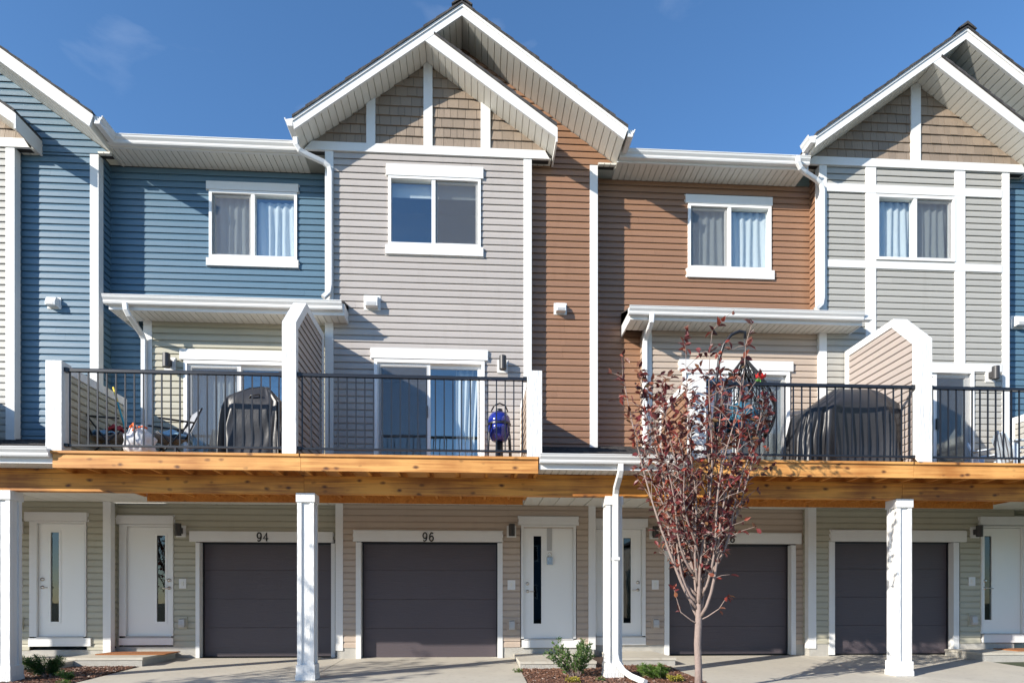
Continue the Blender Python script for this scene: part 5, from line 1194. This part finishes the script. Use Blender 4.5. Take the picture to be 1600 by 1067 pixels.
def tuft(name, x, y, r, h, mat, n, label, cat, L_=0.05, W_=0.012, seed=0, up=0.6, stems=7, stemmat='bark', group=None):
    rnd = random.Random(seed); z0 = gz(y) + 0.006
    t = thing(name, (x, y, z0), label, cat, group); me, proto = leaf_mesh(L_, W_, mat); bpy.data.meshes.remove(me); m = MB(); st = MB()
    for s_ in range(stems):
        a = rnd.uniform(0, 6.28); rr = r * math.sqrt(rnd.uniform(0.05, 1)) * 0.95; hh = h * rnd.uniform(0.55, 1.0) * (1 - 0.35 * (rr / r) ** 2)
        base = Vector((x + 0.15 * rr * math.cos(a), y + 0.15 * rr * math.sin(a), z0)); tip = Vector((x - 0.10 + rr * math.cos(a), y + rr * math.sin(a), z0 + hh)); mid = base.lerp(tip, 0.5) + Vector((0, 0, 0.06 * h))
        st.tube([tuple(base), tuple(mid), tuple(tip)], [0.006, 0.004, 0.002], 5, False)
        for _ in range(n // stems):
            k = rnd.uniform(0.18, 1.0); p = (base.lerp(mid, k * 2) if k < 0.5 else mid.lerp(tip, k * 2 - 1)); ax = (tip - base).normalized()
            d = (ax * up + Vector((rnd.gauss(0, 1), rnd.gauss(0, 1), rnd.gauss(0, 0.6))).normalized()).normalized()
            X_ = Matrix.Translation(p + Vector((rnd.gauss(0, 0.012), rnd.gauss(0, 0.012), rnd.gauss(0, 0.008)))) @ rot_to(d, rnd) @ Matrix.Scale(rnd.uniform(0.7, 1.25), 4); m.add([X_ @ Vector(v) for v in proto.v], proto.f)
    st.build('stems', stemmat, t, True); tag(m.build('foliage', mat, t), kind='stuff')
    return t
tuft('pine_shrub', PX(76, 9.35), 9.35, 0.30, 0.36, 'pine', 4200, 'dark green dwarf pine shrub in the mulch by the far end door', 'shrub', 0.055, 0.007, 1, 0.9, 26)
tuft('pine_shrub', PX(112, 9.0), 9.0, 0.13, 0.16, 'pine', 700, 'tiny dark pine seedling beside the dwarf pine shrub', 'shrub', 0.04, 0.007, 2, 0.9, 9)
tuft('leafy_shrub', PX(899, 9.0), 9.0, 0.40, 0.66, 'shrubleaf', 1500, 'upright sage green leafy shrub beside the downspout pillar', 'shrub', 0.055, 0.020, 3, 1.0, 26)
tuft('juniper_shrub', PX(1030, 8.75), 8.75, 0.24, 0.24, 'juniper', 3000, 'low bright green juniper shrub near the tree trunk', 'shrub', 0.05, 0.008, 4, 0.9, 24)
tuft('golden_plant', PX(1064, 8.5), 8.5, 0.16, 0.10, 'gold', 500, 'low golden yellow plant beside the tree trunk', 'plant', 0.04, 0.016, 5, 0.4, 12)
tuft('golden_plant', PX(905, 8.52), 8.52, 0.13, 0.08, 'gold', 300, 'low golden yellow plant below the leafy shrub', 'plant', 0.035, 0.015, 6, 0.4, 10)
for k, (px, y_) in enumerate(((816, 9.5), (110, 8.7), (945, 8.62))): tuft('weed', PX(px, y_), y_, 0.07, 0.06, 'juniper', 60, ('small green weed at the driveway edge by the leafy shrub', 'small green weed in the mulch in front of the dwarf pine', 'small green weed at the foot of the downspout pillar')[k], 'weed', 0.04, 0.016, 30 + k, 0.5, 5)
# bark mulch chips
def chips(x0, x1, y0, y1, n, seed, avoid=()):
    rnd = random.Random(seed); m = MB()
    for _ in range(n):
        x = rnd.uniform(x0, x1); y = rnd.uniform(y0, y1)
        if any(a <= x <= b and c <= y <= d for a, b, c, d in avoid): continue
        l_, w_, h_ = rnd.uniform(0.02, 0.065), rnd.uniform(0.009, 0.022), rnd.uniform(0.004, 0.012); z = gz(y) + rnd.uniform(0.004, 0.022)
        X_ = Matrix.Translation((x, y, z)) @ Matrix.Rotation(rnd.uniform(0, 6.28), 4, 'Z') @ Matrix.Rotation(rnd.gauss(0, 0.3), 4, 'Y') @ Matrix.Rotation(rnd.gauss(0, 0.3), 4, 'X')
        c8 = [X_ @ Vector((sx * l_ / 2 * (0.7 if sz > 0 else 1), sy * w_ / 2, sz * h_ / 2)) for sz in (-1, 1) for sy in (-1, 1) for sx in (-1, 1)]
        m.add(c8, [(0, 1, 3, 2)[::-1], (4, 5, 7, 6), (0, 1, 5, 4), (1, 3, 7, 5), (3, 2, 6, 7), (2, 0, 4, 6)])
    return tag(m.build('bark_mulch', 'chip'), 'reddish brown bark mulch chips in the planting bed', 'mulch', kind='stuff')
chips(-7.1, XB1 - 0.02, 8.0, 10.42, 11000, 1); chips(XB2 + 0.02, XB3 - 0.02, 7.6, 10.18, 13000, 2)

# ================================================================= HOUSES ACROSS THE STREET (seen only as reflections)
def far_house(x, y, w, d, hgt, mat, label):
    t = thing('house', (x, y, -0.33), label, 'house', 'houses across the street')
    b = bx('wall', mat, t, x - w / 2, x + w / 2, y - d, y, -0.4, hgt)
    MB().prism_y([(x - w / 2 - 0.4, hgt - 0.2), (x + w / 2 + 0.4, hgt - 0.2), (x, hgt + w * 0.30)], y - d - 0.4, y + 0.4).build('roof', 'asphalt_shingle', t)
    for i in (-1, 1):
        for z in (1.2, 4.0):
            bx('window', 'pvc', t, x + i * w * 0.25 - 0.7, x + i * w * 0.25 + 0.7, y, y + 0.05, z, z + 1.3); bx('pane', 'dark', t, x + i * w * 0.25 - 0.62, x + i * w * 0.25 + 0.62, y + 0.05, y + 0.06, z + 0.08, z + 1.22)
for i, (x, w, h_, mt, lb) in enumerate(((-17, 8, 5.6, 'sage', 'sage sided house across the street'), (-5.5, 8.5, 6.0, 'grey', 'grey sided house across the street'), (6, 8, 5.6, 'blue', 'blue sided house across the street'), (17.5, 8.5, 6.0, 'tan', 'tan sided house across the street'))):
    far_house(x, -24, w, 9, h_, mt, lb)
